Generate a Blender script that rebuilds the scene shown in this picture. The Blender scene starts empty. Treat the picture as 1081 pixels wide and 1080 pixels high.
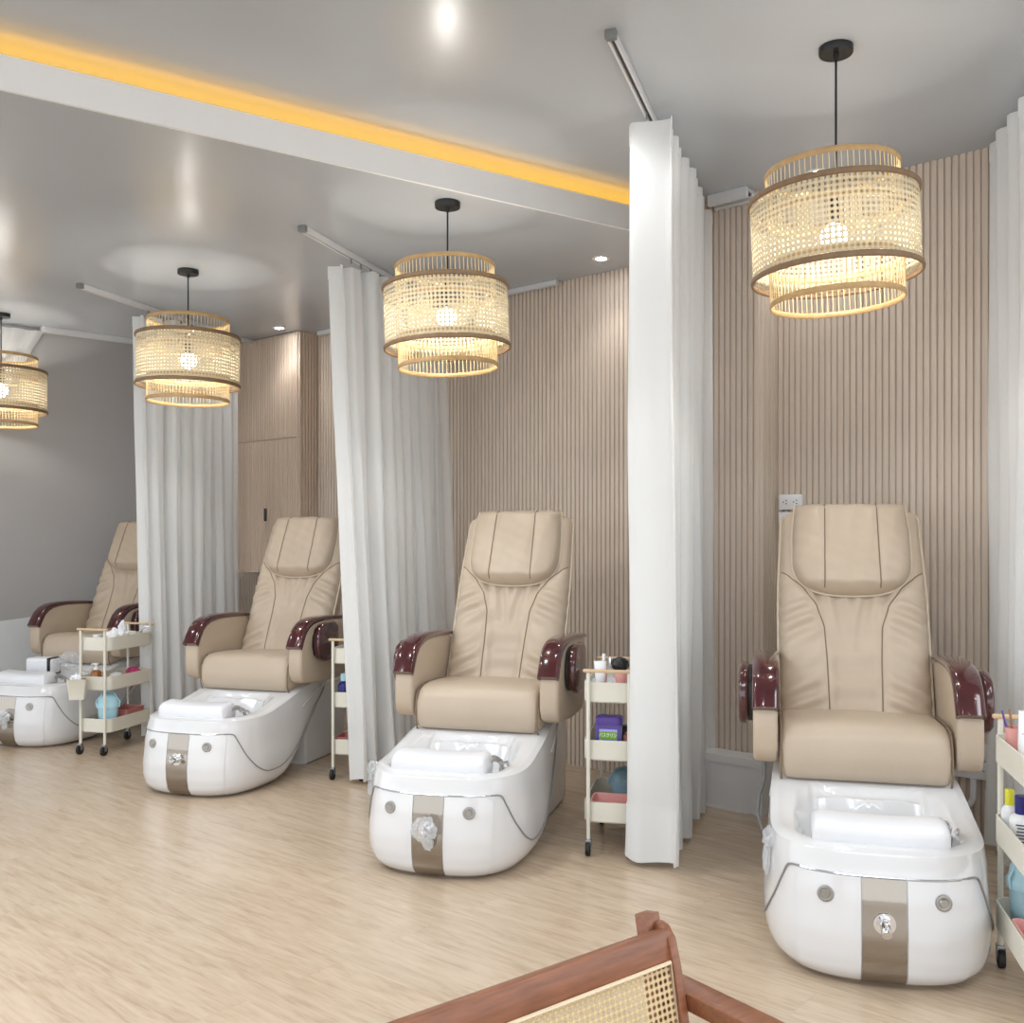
import bpy, bmesh, math, random
from mathutils import Vector, Matrix
random.seed(7)
PI = math.pi
C = bpy.context.scene.collection
F = 1050.0            # focal length in pixels of the 1081 px wide picture
H = 1.35              # eye height
LO, HI = 2.94, 3.13   # lower and raised ceiling

# ------------------------------------------------------------------ materials
def lin(c):
    c = c / 255.0
    return c / 12.92 if c <= 0.04045 else ((c + 0.055) / 1.055) ** 2.4
def rgb(r, g, b): return (lin(r), lin(g), lin(b), 1)
def mat(name, col, rough=0.5, metal=0.0, coat=0.0, bump=0.0, bscale=60, var=0.0, vscale=8, alpha=1.0, emis=None, estr=0, trans=0.0, stretch=None):
    m = bpy.data.materials.new(name); m.use_nodes = True
    nt = m.node_tree; N = nt.nodes; L = nt.links
    b = N['Principled BSDF']
    b.inputs['Base Color'].default_value = col
    b.inputs['Roughness'].default_value = rough
    b.inputs['Metallic'].default_value = metal
    b.inputs['Coat Weight'].default_value = coat
    b.inputs['Coat Roughness'].default_value = 0.06
    b.inputs['Alpha'].default_value = alpha
    b.inputs['Transmission Weight'].default_value = trans
    if emis: b.inputs['Emission Color'].default_value = emis; b.inputs['Emission Strength'].default_value = estr
    tc = N.new('ShaderNodeTexCoord'); mp = N.new('ShaderNodeMapping')
    L.new(tc.outputs['Object'], mp.inputs['Vector'])
    if stretch: mp.inputs['Scale'].default_value = stretch
    nz = N.new('ShaderNodeTexNoise'); nz.inputs['Scale'].default_value = vscale; nz.inputs['Detail'].default_value = 5
    L.new(mp.outputs[0], nz.inputs['Vector'])
    mr = N.new('ShaderNodeMapRange'); mr.inputs[1].default_value = 0.3; mr.inputs[2].default_value = 0.7
    mr.inputs[3].default_value = 1 - var; mr.inputs[4].default_value = 1 + var
    L.new(nz.outputs[0], mr.inputs[0])
    mx = N.new('ShaderNodeVectorMath'); mx.operation = 'SCALE'; mx.inputs[0].default_value = col[:3]
    L.new(mr.outputs[0], mx.inputs['Scale']); L.new(mx.outputs[0], b.inputs['Base Color'])
    if bump > 0:
        n2 = N.new('ShaderNodeTexNoise'); n2.inputs['Scale'].default_value = bscale; n2.inputs['Detail'].default_value = 3
        L.new(mp.outputs[0], n2.inputs['Vector'])
        bp = N.new('ShaderNodeBump'); bp.inputs['Strength'].default_value = bump; bp.inputs['Distance'].default_value = 0.01
        L.new(n2.outputs[0], bp.inputs['Height']); L.new(bp.outputs[0], b.inputs['Normal'])
    return m

M = {}
M['white_gloss'] = mat('white_gloss_acrylic', rgb(222, 222, 223), 0.14, coat=0.5, var=0.01)
M['basin_in'] = M['white_gloss']
M['leather'] = mat('beige_leather', rgb(190, 173, 153), 0.38, bump=0.10, bscale=160, var=0.03, vscale=5)
M['leather_seam'] = mat('leather_seam', rgb(128, 110, 90), 0.6, var=0.03)
M['piping'] = mat('leather_piping', rgb(206, 192, 170), 0.4, var=0.02)
M['burgundy'] = mat('burgundy_lacquer', rgb(66, 8, 18), 0.16, coat=1.0, var=0.25, vscale=14)
M['black'] = mat('black_plastic', rgb(20, 20, 22), 0.4, var=0.05)
M['seam'] = mat('shell_seam', rgb(142, 141, 140), 0.5, var=0.02)
M['chrome'] = mat('chrome', rgb(225, 225, 228), 0.12, metal=1.0, var=0.02)
M['strip'] = mat('brushed_strip', rgb(156, 148, 138), 0.09, metal=0.95, bump=0.04, bscale=20, var=0.04, vscale=3)
M['button'] = mat('brushed_button', rgb(160, 158, 154), 0.28, metal=0.8, var=0.04)
M['pad'] = mat('white_pad', rgb(230, 231, 235), 0.28, coat=0.3, var=0.01)
M['cream_metal'] = mat('cream_powder_coat', rgb(222, 219, 206), 0.45, var=0.02)
M['grey_metal'] = mat('grey_fork', rgb(150, 152, 155), 0.3, metal=0.8, var=0.02)
M['rubber'] = mat('black_rubber', rgb(24, 24, 26), 0.55, var=0.05)
M['handle_wood'] = mat('light_handle_wood', rgb(208, 180, 146), 0.5, var=0.06, vscale=20, stretch=(1, 8, 8))
M['bamboo'] = mat('bamboo_hoop', rgb(182, 150, 104), 0.5, var=0.12, vscale=30, bump=0.1)
M['bamboo_dark'] = mat('dark_bamboo_rim', rgb(128, 102, 74), 0.55, var=0.12, vscale=30, bump=0.1)
M['bamboo_rod'] = mat('bamboo_rod', rgb(232, 208, 158), 0.5, var=0.05)
M['slat'] = mat('beige_slat_wood', rgb(213, 198, 183), 0.5, var=0.05, vscale=5, stretch=(14, 14, 0.6))
M['slat_cab'] = mat('beige_cabinet_wood', rgb(212, 192, 174), 0.5, var=0.05, vscale=5, stretch=(14, 14, 0.6))
M['white_paint'] = mat('white_paint', rgb(236, 236, 236), 0.4, var=0.01)
M['plinth'] = mat('pale_plinth', rgb(232, 232, 234), 0.35, var=0.02)
M['grey_wall'] = mat('grey_wall_paint', rgb(172, 171, 171), 0.32, bump=0.03, bscale=3, var=0.03, vscale=1.5)
M['low_wall'] = mat('low_wall_paint', rgb(204, 206, 208), 0.5, var=0.03)
M['rail'] = mat('rail_white', rgb(215, 216, 218), 0.3, var=0.01)
M['rail_slot'] = mat('rail_slot_dark', rgb(60, 62, 66), 0.5, var=0.02)
M['rail_grey'] = mat('rail_end_grey', rgb(120, 122, 122), 0.5, var=0.02)
M['cord'] = mat('black_cord', rgb(12, 12, 14), 0.4, var=0.02)
M['redwood'] = mat('reddish_wood', rgb(134, 84, 58), 0.35, coat=0.2, var=0.22, vscale=7, stretch=(2, 16, 16))
M['pink'] = mat('pink_plastic', rgb(228, 164, 158), 0.5, var=0.03)
M['dusty'] = mat('dusty_red_plastic', rgb(186, 118, 114), 0.5, var=0.05)
M['magenta'] = mat('magenta_cloth', rgb(184, 62, 112), 0.8, var=0.1)
M['teal'] = mat('slate_blue_plastic', rgb(126, 158, 172), 0.4, var=0.03)
M['sky'] = mat('light_blue_plastic', rgb(178, 222, 238), 0.35, var=0.02)
M['aqua'] = mat('soft_blue_plastic', rgb(162, 198, 210), 0.4, var=0.03)
M['white_plastic'] = mat('white_plastic', rgb(238, 238, 240), 0.35, var=0.02)
M['tissue'] = mat('tissue_paper', rgb(240, 241, 244), 0.8, var=0.03, bump=0.3, bscale=50)
M['amber'] = mat('amber_plastic', rgb(150, 88, 24), 0.2, coat=0.6, var=0.15)
M['purple'] = mat('purple_plastic', rgb(84, 62, 150), 0.3, coat=0.3, var=0.05)
M['lilac'] = mat('lilac_label', rgb(168, 164, 222), 0.4, var=0.08, vscale=60)
M['green'] = mat('green_label', rgb(110, 170, 40), 0.4, var=0.03)
M['navy'] = mat('navy_plastic', rgb(28, 28, 110), 0.35, var=0.03)
M['yellow'] = mat('yellow_plastic', rgb(226, 222, 40), 0.4, var=0.03)
M['ink'] = mat('printed_ink', rgb(70, 70, 90), 0.6, var=0.1)
M['redink'] = mat('red_ink', rgb(196, 110, 110), 0.6, var=0.1)
M['brown'] = mat('brown_handle', rgb(150, 110, 80), 0.5, var=0.05)
M['clear'] = mat('clear_plastic', rgb(235, 240, 245), 0.08, var=0.0, trans=0.0, alpha=0.28, coat=1.0)
M['led'] = mat('amber_led', rgb(255, 190, 40), 0.5, emis=(1.0, 0.55, 0.07, 1), estr=5)
M['bulb'] = mat('glowing_bulb', rgb(255, 255, 250), 0.4, emis=(1.0, 0.96, 0.90, 1), estr=120)
M['lens'] = mat('downlight_lens', rgb(255, 255, 255), 0.4, emis=(0.95, 0.98, 1.0, 1), estr=120)

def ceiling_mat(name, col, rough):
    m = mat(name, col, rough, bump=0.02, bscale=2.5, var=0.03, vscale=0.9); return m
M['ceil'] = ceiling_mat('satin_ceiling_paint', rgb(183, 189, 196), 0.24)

def cane_mat(name, col, n_scale, tr=0.4, hole=0.26):
    """woven cane: round see-through holes in a diagonal + square weave, from UVs measured in metres"""
    m = bpy.data.materials.new(name); m.use_nodes = True
    nt = m.node_tree; N = nt.nodes; L = nt.links
    N.remove(N['Principled BSDF']); out = N['Material Output']
    uv = N.new('ShaderNodeUVMap')
    mp = N.new('ShaderNodeMapping'); mp.inputs['Scale'].default_value = (n_scale, n_scale, 1)
    L.new(uv.outputs[0], mp.inputs['Vector'])
    fr = N.new('ShaderNodeVectorMath'); fr.operation = 'FRACTION'; L.new(mp.outputs[0], fr.inputs[0])
    sb = N.new('ShaderNodeVectorMath'); sb.operation = 'SUBTRACT'; sb.inputs[1].default_value = (0.5, 0.5, 0); L.new(fr.outputs[0], sb.inputs[0])
    ln = N.new('ShaderNodeVectorMath'); ln.operation = 'LENGTH'; L.new(sb.outputs[0], ln.inputs[0])
    lt = N.new('ShaderNodeMath'); lt.operation = 'LESS_THAN'; lt.inputs[1].default_value = hole; L.new(ln.outputs['Value'], lt.inputs[0])
    # strands: darker lines between
    wv = N.new('ShaderNodeMapRange'); wv.inputs[1].default_value = hole; wv.inputs[2].default_value = 0.62; wv.inputs[3].default_value = 0.75; wv.inputs[4].default_value = 1.08
    L.new(ln.outputs['Value'], wv.inputs[0])
    sc = N.new('ShaderNodeVectorMath'); sc.operation = 'SCALE'; sc.inputs[0].default_value = col[:3]; L.new(wv.outputs[0], sc.inputs['Scale'])
    d = N.new('ShaderNodeBsdfDiffuse'); t = N.new('ShaderNodeBsdfTranslucent')
    L.new(sc.outputs[0], d.inputs[0]); L.new(sc.outputs[0], t.inputs[0])
    m1 = N.new('ShaderNodeMixShader'); m1.inputs[0].default_value = tr; L.new(d.outputs[0], m1.inputs[1]); L.new(t.outputs[0], m1.inputs[2])
    tp = N.new('ShaderNodeBsdfTransparent')
    m2 = N.new('ShaderNodeMixShader'); L.new(lt.outputs[0], m2.inputs[0]); L.new(m1.outputs[0], m2.inputs[1]); L.new(tp.outputs[0], m2.inputs[2])
    L.new(m2.outputs[0], out.inputs[0])
    return m
M['cane'] = cane_mat('woven_cane_shade', rgb(206, 192, 162), 1 / 0.0195, 0.14, 0.27)
M['cane_chair'] = cane_mat('woven_cane_back', rgb(224, 202, 160), 1 / 0.011, 0.2, 0.30)

def curtain_mat():
    m = bpy.data.materials.new('white_voile'); m.use_nodes = True
    nt = m.node_tree; N = nt.nodes; L = nt.links
    N.remove(N['Principled BSDF']); out = N['Material Output']
    tc = N.new('ShaderNodeTexCoord'); nz = N.new('ShaderNodeTexNoise'); nz.inputs['Scale'].default_value = 300
    L.new(tc.outputs['Object'], nz.inputs['Vector'])
    mr = N.new('ShaderNodeMapRange'); mr.inputs[3].default_value = 0.93; mr.inputs[4].default_value = 0.98; L.new(nz.outputs[0], mr.inputs[0])
    cb = N.new('ShaderNodeCombineXYZ')
    sc = N.new('ShaderNodeMath'); sc.operation = 'MULTIPLY'; sc.inputs[1].default_value = 0.992; L.new(mr.outputs[0], sc.inputs[0])
    L.new(sc.outputs[0], cb.inputs[0])
    for i in (1, 2): L.new(mr.outputs[0], cb.inputs[i])
    d = N.new('ShaderNodeBsdfDiffuse'); t = N.new('ShaderNodeBsdfTranslucent'); tp = N.new('ShaderNodeBsdfTransparent')
    L.new(cb.outputs[0], d.inputs[0]); L.new(cb.outputs[0], t.inputs[0])
    a = N.new('ShaderNodeMixShader'); a.inputs[0].default_value = 0.45; L.new(d.outputs[0], a.inputs[1]); L.new(t.outputs[0], a.inputs[2])
    b = N.new('ShaderNodeMixShader'); b.inputs[0].default_value = 0.06; L.new(a.outputs[0], b.inputs[1]); L.new(tp.outputs[0], b.inputs[2])
    L.new(b.outputs[0], out.inputs[0]); return m
M['voile'] = curtain_mat()

def floor_mat():
    m = bpy.data.materials.new('pale_oak_planks'); m.use_nodes = True
    nt = m.node_tree; N = nt.nodes; L = nt.links
    b = N['Principled BSDF']; b.inputs['Roughness'].default_value = 0.26
    b.inputs['Coat Weight'].default_value = 0.15; b.inputs['Coat Roughness'].default_value = 0.25
    tc = N.new('ShaderNodeTexCoord'); mp = N.new('ShaderNodeMapping')
    mp.inputs['Rotation'].default_value = (0, 0, WALL_ANG)       # planks run along the slatted wall
    L.new(tc.outputs['Object'], mp.inputs['Vector'])
    br = N.new('ShaderNodeTexBrick'); br.inputs['Scale'].default_value = 1.0
    br.inputs['Brick Width'].default_value = 1.25; br.inputs['Row Height'].default_value = 0.19
    br.inputs['Mortar Size'].default_value = 0.0012; br.inputs['Color1'].default_value = (0.98, 0.98, 0.98, 1); br.inputs['Color2'].default_value = (1.03, 1.03, 1.03, 1)
    br.inputs['Mortar'].default_value = (0.90, 0.89, 0.88, 1); L.new(mp.outputs[0], br.inputs['Vector'])
    m2 = N.new('ShaderNodeMapping'); m2.inputs['Scale'].default_value = (1.3, 11, 1); L.new(mp.outputs[0], m2.inputs['Vector'])
    ad = N.new('ShaderNodeVectorMath'); ad.operation = 'ADD'; L.new(m2.outputs[0], ad.inputs[0])
    s5 = N.new('ShaderNodeVectorMath'); s5.operation = 'SCALE'; s5.inputs['Scale'].default_value = 40; L.new(br.outputs['Color'], s5.inputs[0]); L.new(s5.outputs[0], ad.inputs[1])
    n1 = N.new('ShaderNodeTexNoise'); n1.inputs['Scale'].default_value = 1.6; n1.inputs['Detail'].default_value = 7; n1.inputs['Roughness'].default_value = 0.62; n1.inputs['Distortion'].default_value = 1.4
    L.new(ad.outputs[0], n1.inputs['Vector'])
    n2 = N.new('ShaderNodeTexNoise'); n2.inputs['Scale'].default_value = 7; n2.inputs['Detail'].default_value = 5; n2.inputs['Distortion'].default_value = 0.6
    L.new(ad.outputs[0], n2.inputs['Vector'])
    cr = N.new('ShaderNodeValToRGB'); cr.color_ramp.elements[0].position = 0.30; cr.color_ramp.elements[0].color = rgb(172, 149, 125)
    cr.color_ramp.elements[1].position = 0.66; cr.color_ramp.elements[1].color = rgb(208, 189, 166)
    e = cr.color_ramp.elements.new(0.48); e.color = rgb(196, 175, 151)
    mixf = N.new('ShaderNodeMix'); mixf.inputs[0].default_value = 0.38; L.new(n1.outputs[0], mixf.inputs[2]); L.new(n2.outputs[0], mixf.inputs[3])
    L.new(mixf.outputs[0], cr.inputs[0])
    mu = N.new('ShaderNodeVectorMath'); mu.operation = 'MULTIPLY'; L.new(cr.outputs[0], mu.inputs[0]); L.new(br.outputs['Color'], mu.inputs[1])
    L.new(mu.outputs[0], b.inputs['Base Color'])
    return m

# ------------------------------------------------------------------ helpers
def tag(o, label=None, cat=None, group=None, kind=None):
    if label: o['label'] = label
    if cat: o['category'] = cat
    if group: o['group'] = group
    if kind: o['kind'] = kind
    return o
def empty(name, loc=(0, 0, 0), rz=0, label=None, cat=None, group=None):
    o = bpy.data.objects.new(name, None); C.objects.link(o); o.location = loc; o.rotation_euler = (0, 0, rz)
    o.empty_display_size = 0.1
    return tag(o, label, cat, group)
def link_bm(name, bm, m, parent=None, smooth=True, loc=None, angle=40):
    bmesh.ops.recalc_face_normals(bm, faces=bm.faces)
    me = bpy.data.meshes.new(name); bm.to_mesh(me); bm.free()
    mats = m if isinstance(m, list) else [m]
    for k in mats: me.materials.append(k)
    if smooth:
        me.shade_smooth()
        me.set_sharp_from_angle(angle=math.radians(angle))
    o = bpy.data.objects.new(name, me); C.objects.link(o)
    if parent: o.parent = parent
    if loc is not None: o.location = loc
    return o
def children(o): return [c for c in bpy.data.objects if c.parent == o]
def copy_tree(o, parent=None):
    c = o.copy(); C.objects.link(c)
    if parent: c.parent = parent
    for ch in children(o): copy_tree(ch, c)
    return c

def rbox(bm, c, s, r=0.0, seg=3, rot=None):
    t = bmesh.new(); bmesh.ops.create_cube(t, size=1)
    bmesh.ops.scale(t, vec=s, verts=t.verts)
    if r > 0: bmesh.ops.bevel(t, geom=t.edges[:], offset=min(r, min(s) * 0.49), segments=seg, profile=0.5, affect='EDGES')
    if rot is not None: bmesh.ops.transform(t, matrix=rot, verts=t.verts)
    bmesh.ops.translate(t, vec=c, verts=t.verts)
    me = bpy.data.meshes.new('t'); t.to_mesh(me); t.free(); bm.from_mesh(me); bpy.data.meshes.remove(me)
    return bm
def lathe(bm, prof, n=32, c=(0, 0, 0), cap0=True, cap1=True):
    rings = []
    for r, z in prof:
        rings.append([bm.verts.new((c[0] + r * math.cos(2 * PI * i / n), c[1] + r * math.sin(2 * PI * i / n), c[2] + z)) for i in range(n)])
    for a, b in zip(rings, rings[1:]):
        for i in range(n): bm.faces.new((a[i], a[(i + 1) % n], b[(i + 1) % n], b[i]))
    if cap0: bm.faces.new(rings[0][::-1])
    if cap1: bm.faces.new(rings[-1])
    return bm
def tube(bm, pts, r, n=8, closed=False, scale=None, cap=True):
    pts = [Vector(p) for p in pts]; rings = []; K = len(pts); up = None
    for i, p in enumerate(pts):
        if closed: d = pts[(i + 1) % K] - pts[i - 1]
        else: d = pts[min(i + 1, K - 1)] - pts[max(i - 1, 0)]
        d.normalize()
        if up is None:
            up = Vector((0, 0, 1)) if abs(d.z) < 0.9 else Vector((1, 0, 0))
        a = d.cross(up).normalized(); b = a.cross(d).normalized(); up = b
        rr = r if not callable(r) else r(i / (K - 1))
        rx, ry = (rr, rr) if scale is None else (rr * scale[0], rr * scale[1])
        rings.append([bm.verts.new(p + a * rx * math.cos(2 * PI * j / n) + b * ry * math.sin(2 * PI * j / n)) for j in range(n)])
    rr_ = list(zip(rings, rings[1:])) + ([(rings[-1], rings[0])] if closed else [])
    for A, B in rr_:
        for j in range(n): bm.faces.new((A[j], A[(j + 1) % n], B[(j + 1) % n], B[j]))
    if not closed and cap: bm.faces.new(rings[0][::-1]); bm.faces.new(rings[-1])
    return bm
def cyl(bm, a, b, r, n=16): return tube(bm, [a, b], r, n)
def loft(bm, loops, cap0=True, cap1=True):
    R = [[bm.verts.new(p) for p in l] for l in loops]; n = len(R[0])
    for A, B in zip(R, R[1:]):
        for j in range(n): bm.faces.new((A[j], A[(j + 1) % n], B[(j + 1) % n], B[j]))
    if cap0: bm.faces.new(R[0][::-1])
    if cap1: bm.faces.new(R[-1])
    return R
def rrect(w, d, r, z, n=5, cx=0, cy=0):
    out = []
    for (sx, sy, a0) in ((1, 1, 0), (-1, 1, PI / 2), (-1, -1, PI), (1, -1, 1.5 * PI)):
        for k in range(n + 1):
            a = a0 + k * PI / 2 / n
            out.append((cx + sx * (w - r) + r * math.cos(a), cy + sy * (d - r) + r * math.sin(a), z))
    return out
def ss(a, b, x):
    t = max(0, min(1, (x - a) / (b - a))); return t * t * (3 - 2 * t)
def interp(tab, x):
    if x <= tab[0][0]: return tab[0][1]
    for (a, b), (c, d) in zip(tab, tab[1:]):
        if x <= c:
            t = (x - a) / (c - a); t = t * t * (3 - 2 * t) * 0.35 + t * 0.65
            return b + (d - b) * t
    return tab[-1][1]
def extrude_poly(bm, pts, x0, x1, r=0.0, seg=3):
    """(y,z) outline extruded along x, edges rounded"""
    t = bmesh.new()
    A = [t.verts.new((x0, y, z)) for y, z in pts]; f = t.faces.new(A)
    g = bmesh.ops.extrude_face_region(t, geom=[f]); vs = [e for e in g['geom'] if isinstance(e, bmesh.types.BMVert)]
    bmesh.ops.translate(t, vec=(x1 - x0, 0, 0), verts=vs)
    if r > 0:
        ed = [e for e in t.edges if abs(e.verts[0].co.x - e.verts[1].co.x) < 1e-6]
        bmesh.ops.bevel(t, geom=ed, offset=r, segments=seg, profile=0.5, affect='EDGES')
    me = bpy.data.meshes.new('t'); t.to_mesh(me); t.free(); bm.from_mesh(me); bpy.data.meshes.remove(me)
def struct(name, bm, m, smooth=False):
    o = link_bm(name, bm, m, None, smooth); o['kind'] = 'structure'; return o
def prism(bm, poly, z0, z1):
    loft(bm, [[(x, y, z0) for x, y in poly], [(x, y, z1) for x, y in poly]])

# ------------------------------------------------------------------ setting
P1 = Vector((2.151, 4.5)); WD = Vector((-0.758, 0.652)).normalized(); WN = Vector((-WD.y, -abs(WD.x)))  # toward the room
WALL_ANG = -math.atan2(WD.y, WD.x)
def wp(t, off=0.0): p = P1 + WD * t + WN * off; return (p.x, p.y)
LC = Vector((-2.37, 8.387)); LD = Vector((-0.75, -0.66)).normalized(); LN = Vector((0.66, -0.75)).normalized()  # left wall from the corner to the front, normal to the room
FA = Vector((1.099, 5.405)); FD = Vector((-0.836, -0.549)).normalized(); FN = Vector((0.549, -0.836)).normalized()  # ceiling step

def fluted(bm, p0, p1, z0, z1, nrm, pitch=0.032, depth=0.011, duty=0.66, thick=0.02):
    p0 = Vector(p0); p1 = Vector(p1); d = (p1 - p0); Ln = d.length; d.normalize(); n = max(1, round(Ln / pitch)); q = Ln / n
    prof = []
    for i in range(n):
        a = i * q
        prof += [(a, 0), (a + q * (1 - duty) * 0.5 * 0.5, 0), (a + q * (1 - duty) * 0.5, depth), (a + q * (1 - (1 - duty) * 0.5), depth), (a + q * (1 - (1 - duty) * 0.25), 0)]
    prof.append((Ln, 0))
    vb = []; vt = []
    for s, o in prof:
        p = p0 + d * s + Vector(nrm) * o
        vb.append(bm.verts.new((p.x, p.y, z0))); vt.append(bm.verts.new((p.x, p.y, z1)))
    for i in range(len(prof) - 1): bm.faces.new((vb[i], vb[i + 1], vt[i + 1], vt[i]))
    b0 = p0 - Vector(nrm) * thick; b1 = p1 - Vector(nrm) * thick
    q = [bm.verts.new((b0.x, b0.y, z0)), bm.verts.new((b1.x, b1.y, z0)), bm.verts.new((b1.x, b1.y, z1)), bm.verts.new((b0.x, b0.y, z1))]
    bm.faces.new((q[0], q[3], q[2], q[1])); bm.faces.new((vb[0], vt[0], q[3], q[0])); bm.faces.new((vb[-1], q[1], q[2], vt[-1]))
    bm.faces.new(vb[::-1] + [q[0], q[1]]) ; bm.faces.new(vt + [q[2], q[3]])

M['floor'] = floor_mat()
FLOOR = [(-7, -4.5), (6.5, -4.5), (6.5, 2.0), wp(-1.6), wp(6.9), (-7, 8.9)]
bm = bmesh.new(); prism(bm, [(-8, -4.5), (7.2, -4.5), (7.2, 9.3), (-8, 9.3)], -0.06, 0.0); struct('floor', bm, M['floor'])
# slatted back wall
bm = bmesh.new(); fluted(bm, wp(-2.6), wp(5.97), 0, HI + 0.02, WN); struct('wall_back', bm, M['slat'])
# shallow slatted column with its pale plinth
ct0, ct1 = 1.03, 1.62
bm = bmesh.new()
fluted(bm, wp(ct0, 0.17), wp(ct1, 0.17), 0.262, HI + 0.01, WN, thick=0.15)
fluted(bm, wp(ct0, 0.012), wp(ct0, 0.168), 0.262, HI + 0.01, -WD, pitch=0.026, thick=0.02)
struct('trim_1', bm, M['slat'])
bm = bmesh.new()
prism(bm, [wp(ct0 - .08, 0.31), wp(ct0 - .08, 0.012), wp(ct1, 0.012), wp(ct1, 0.31)], 0, 0.262)
rot = Matrix.Rotation(-WALL_ANG, 4, 'Z')
struct('baseboard_back', bm, M['plinth'])
bm = bmesh.new()
prism(bm, [wp(ct0 - .083, 0.318), wp(ct0 - .083, 0.182), wp(ct1, 0.182), wp(ct1, 0.318)], 0.262, 0.274)
prism(bm, [wp(ct0 - .083, 0.318), wp(ct0 - .083, 0.3105), wp(ct1, 0.3105), wp(ct1, 0.318)], 0.235, 0.262)
prism(bm, [wp(ct0 - .003, 0.3145), wp(ct0 - .003, 0.3105), wp(ct1, 0.3105), wp(ct1, 0.3145)], 0, 0.012)
struct('trim_2', bm, M['white_paint'])
# left wall: leans out over the room, pale lower part
def lp(s, off=0.0): p = LC + LD * s + LN * off; return (p.x, p.y)
bm = bmesh.new()
lean = -0.45
S0, S1 = -0.6, 4.2
zb0, zb1 = 0.96, 0.50
T0, T1 = lp(S0), lp(S1)
B0, B1 = lp(S0, lean), lp(S1, lean)
def V(p, z): return bm.verts.new((p[0], p[1], z))
K = [lp(S0, -0.6), lp(S1, -0.6)]
a, b_, c, d = V(B0, zb0), V(B1, zb1), V(T1, HI), V(T0, HI)
f = bm.faces.new((a, b_, c, d)); f.material_index = 0
e, g = V(B0, 0), V(B1, 0)
f = bm.faces.new((e, g, b_, a)); f.material_index = 1
h, i_, j, k = V(K[0], 0), V(K[1], 0), V(K[1], HI), V(K[0], HI)
for q in ((h, k, j, i_), (e, a, d, k, h), (g, i_, j, c, b_), (d, c, j, k), (e, h, i_, g)): bm.faces.new(q)
struct('wall_left', bm, [M['grey_wall'], M['low_wall']])
# ceilings
far = FA - FD * 6; nearp = FA + FD * 9
bm = bmesh.new()   # raised ceiling slab (over everything, also roof of the light trough)
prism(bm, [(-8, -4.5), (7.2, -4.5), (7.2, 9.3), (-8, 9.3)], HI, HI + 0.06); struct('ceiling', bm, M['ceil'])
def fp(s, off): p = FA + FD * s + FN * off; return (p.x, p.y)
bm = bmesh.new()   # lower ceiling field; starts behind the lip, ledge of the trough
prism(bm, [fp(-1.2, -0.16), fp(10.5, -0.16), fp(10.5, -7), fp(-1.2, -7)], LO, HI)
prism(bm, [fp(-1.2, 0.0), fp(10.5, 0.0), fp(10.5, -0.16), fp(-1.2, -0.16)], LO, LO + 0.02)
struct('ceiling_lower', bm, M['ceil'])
bm = bmesh.new()
prism(bm, [fp(-0.6, 0.014), fp(10.5, 0.014), fp(10.5, 0.0), fp(-0.6, 0.0)], LO - 0.002, 3.062)
struct('trim_3', bm, M['white_paint'])
bm = bmesh.new()
prism(bm, [fp(0.06, -0.035), fp(10.2, -0.035), fp(10.2, -0.055), fp(0.06, -0.055)], LO + 0.021, 3.036)
tag(link_bm('light_strip', bm, M['led'], smooth=False), 'glowing amber light strip hidden in the long ceiling step', 'light strip')

# ------------------------------------------------------------------ downlights
def downlight(x, y, z, label, group=None, power=0.0):
    r = empty('downlight', (x, y, z), 0, label, 'downlight', group)
    bm = bmesh.new(); lathe(bm, [(0.030, -0.003), (0.045, -0.004), (0.050, -0.001), (0.050, 0.0)], 28, cap0=False, cap1=False)
    link_bm('trim_ring', bm, M['white_paint'], r)
    bm = bmesh.new(); lathe(bm, [(0.030, -0.003), (0.030, -0.001)], 28); link_bm('lens', bm, M['lens'], r)
    if power:
        l = bpy.data.lights.new('downlight_beam', 'SPOT'); l.energy = power; l.spot_size = math.radians(115); l.spot_blend = 0.8; l.shadow_soft_size = 0.04; l.color = (1.0, 0.98, 0.95)
        o = bpy.data.objects.new('downlight_beam', l); C.objects.link(o); o.location = (x, y, z - 0.02)
    return r
downlight(0.50, 5.58, LO, 'recessed downlight in the lower ceiling left of the foreground curtain', power=9)
downlight(-1.73, 7.39, LO, 'recessed downlight in front of the slatted wall cabinet', power=9)
downlight(1.47, 4.79, HI, 'recessed downlight seen through the top ring of the nearest pendant', power=9)

# ------------------------------------------------------------------ curtain rails and curtains
def rail(p, az, length, z, label, w=0.034, hh=0.03, end=True):
    r = empty('curtain_rail', (p[0], p[1], z), -math.radians(az), label, 'curtain rail')
    bm = bmesh.new(); rbox(bm, (-w * 0.36, length / 2, -hh / 2), (w * 0.28, length, hh), 0.002, 1)
    rbox(bm, (w * 0.36, length / 2, -hh / 2), (w * 0.28, length, hh), 0.002, 1)
    rbox(bm, (0, length / 2, -hh * 0.2), (w * 0.5, length, hh * 0.3))
    link_bm('track', bm, M['rail'], r, smooth=False)
    bm = bmesh.new(); rbox(bm, (0, length / 2, -hh * 0.45), (w * 0.42, length - 0.02, hh * 0.2)); link_bm('track_slot', bm, M['rail_slot'], r, smooth=False)
    if end:
        bm = bmesh.new(); rbox(bm, (0, -0.008, -hh / 2), (w + 0.006, 0.03, hh + 0.004), 0.004, 2); link_bm('end_cap', bm, M['rail_grey'], r)
    return r
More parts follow.
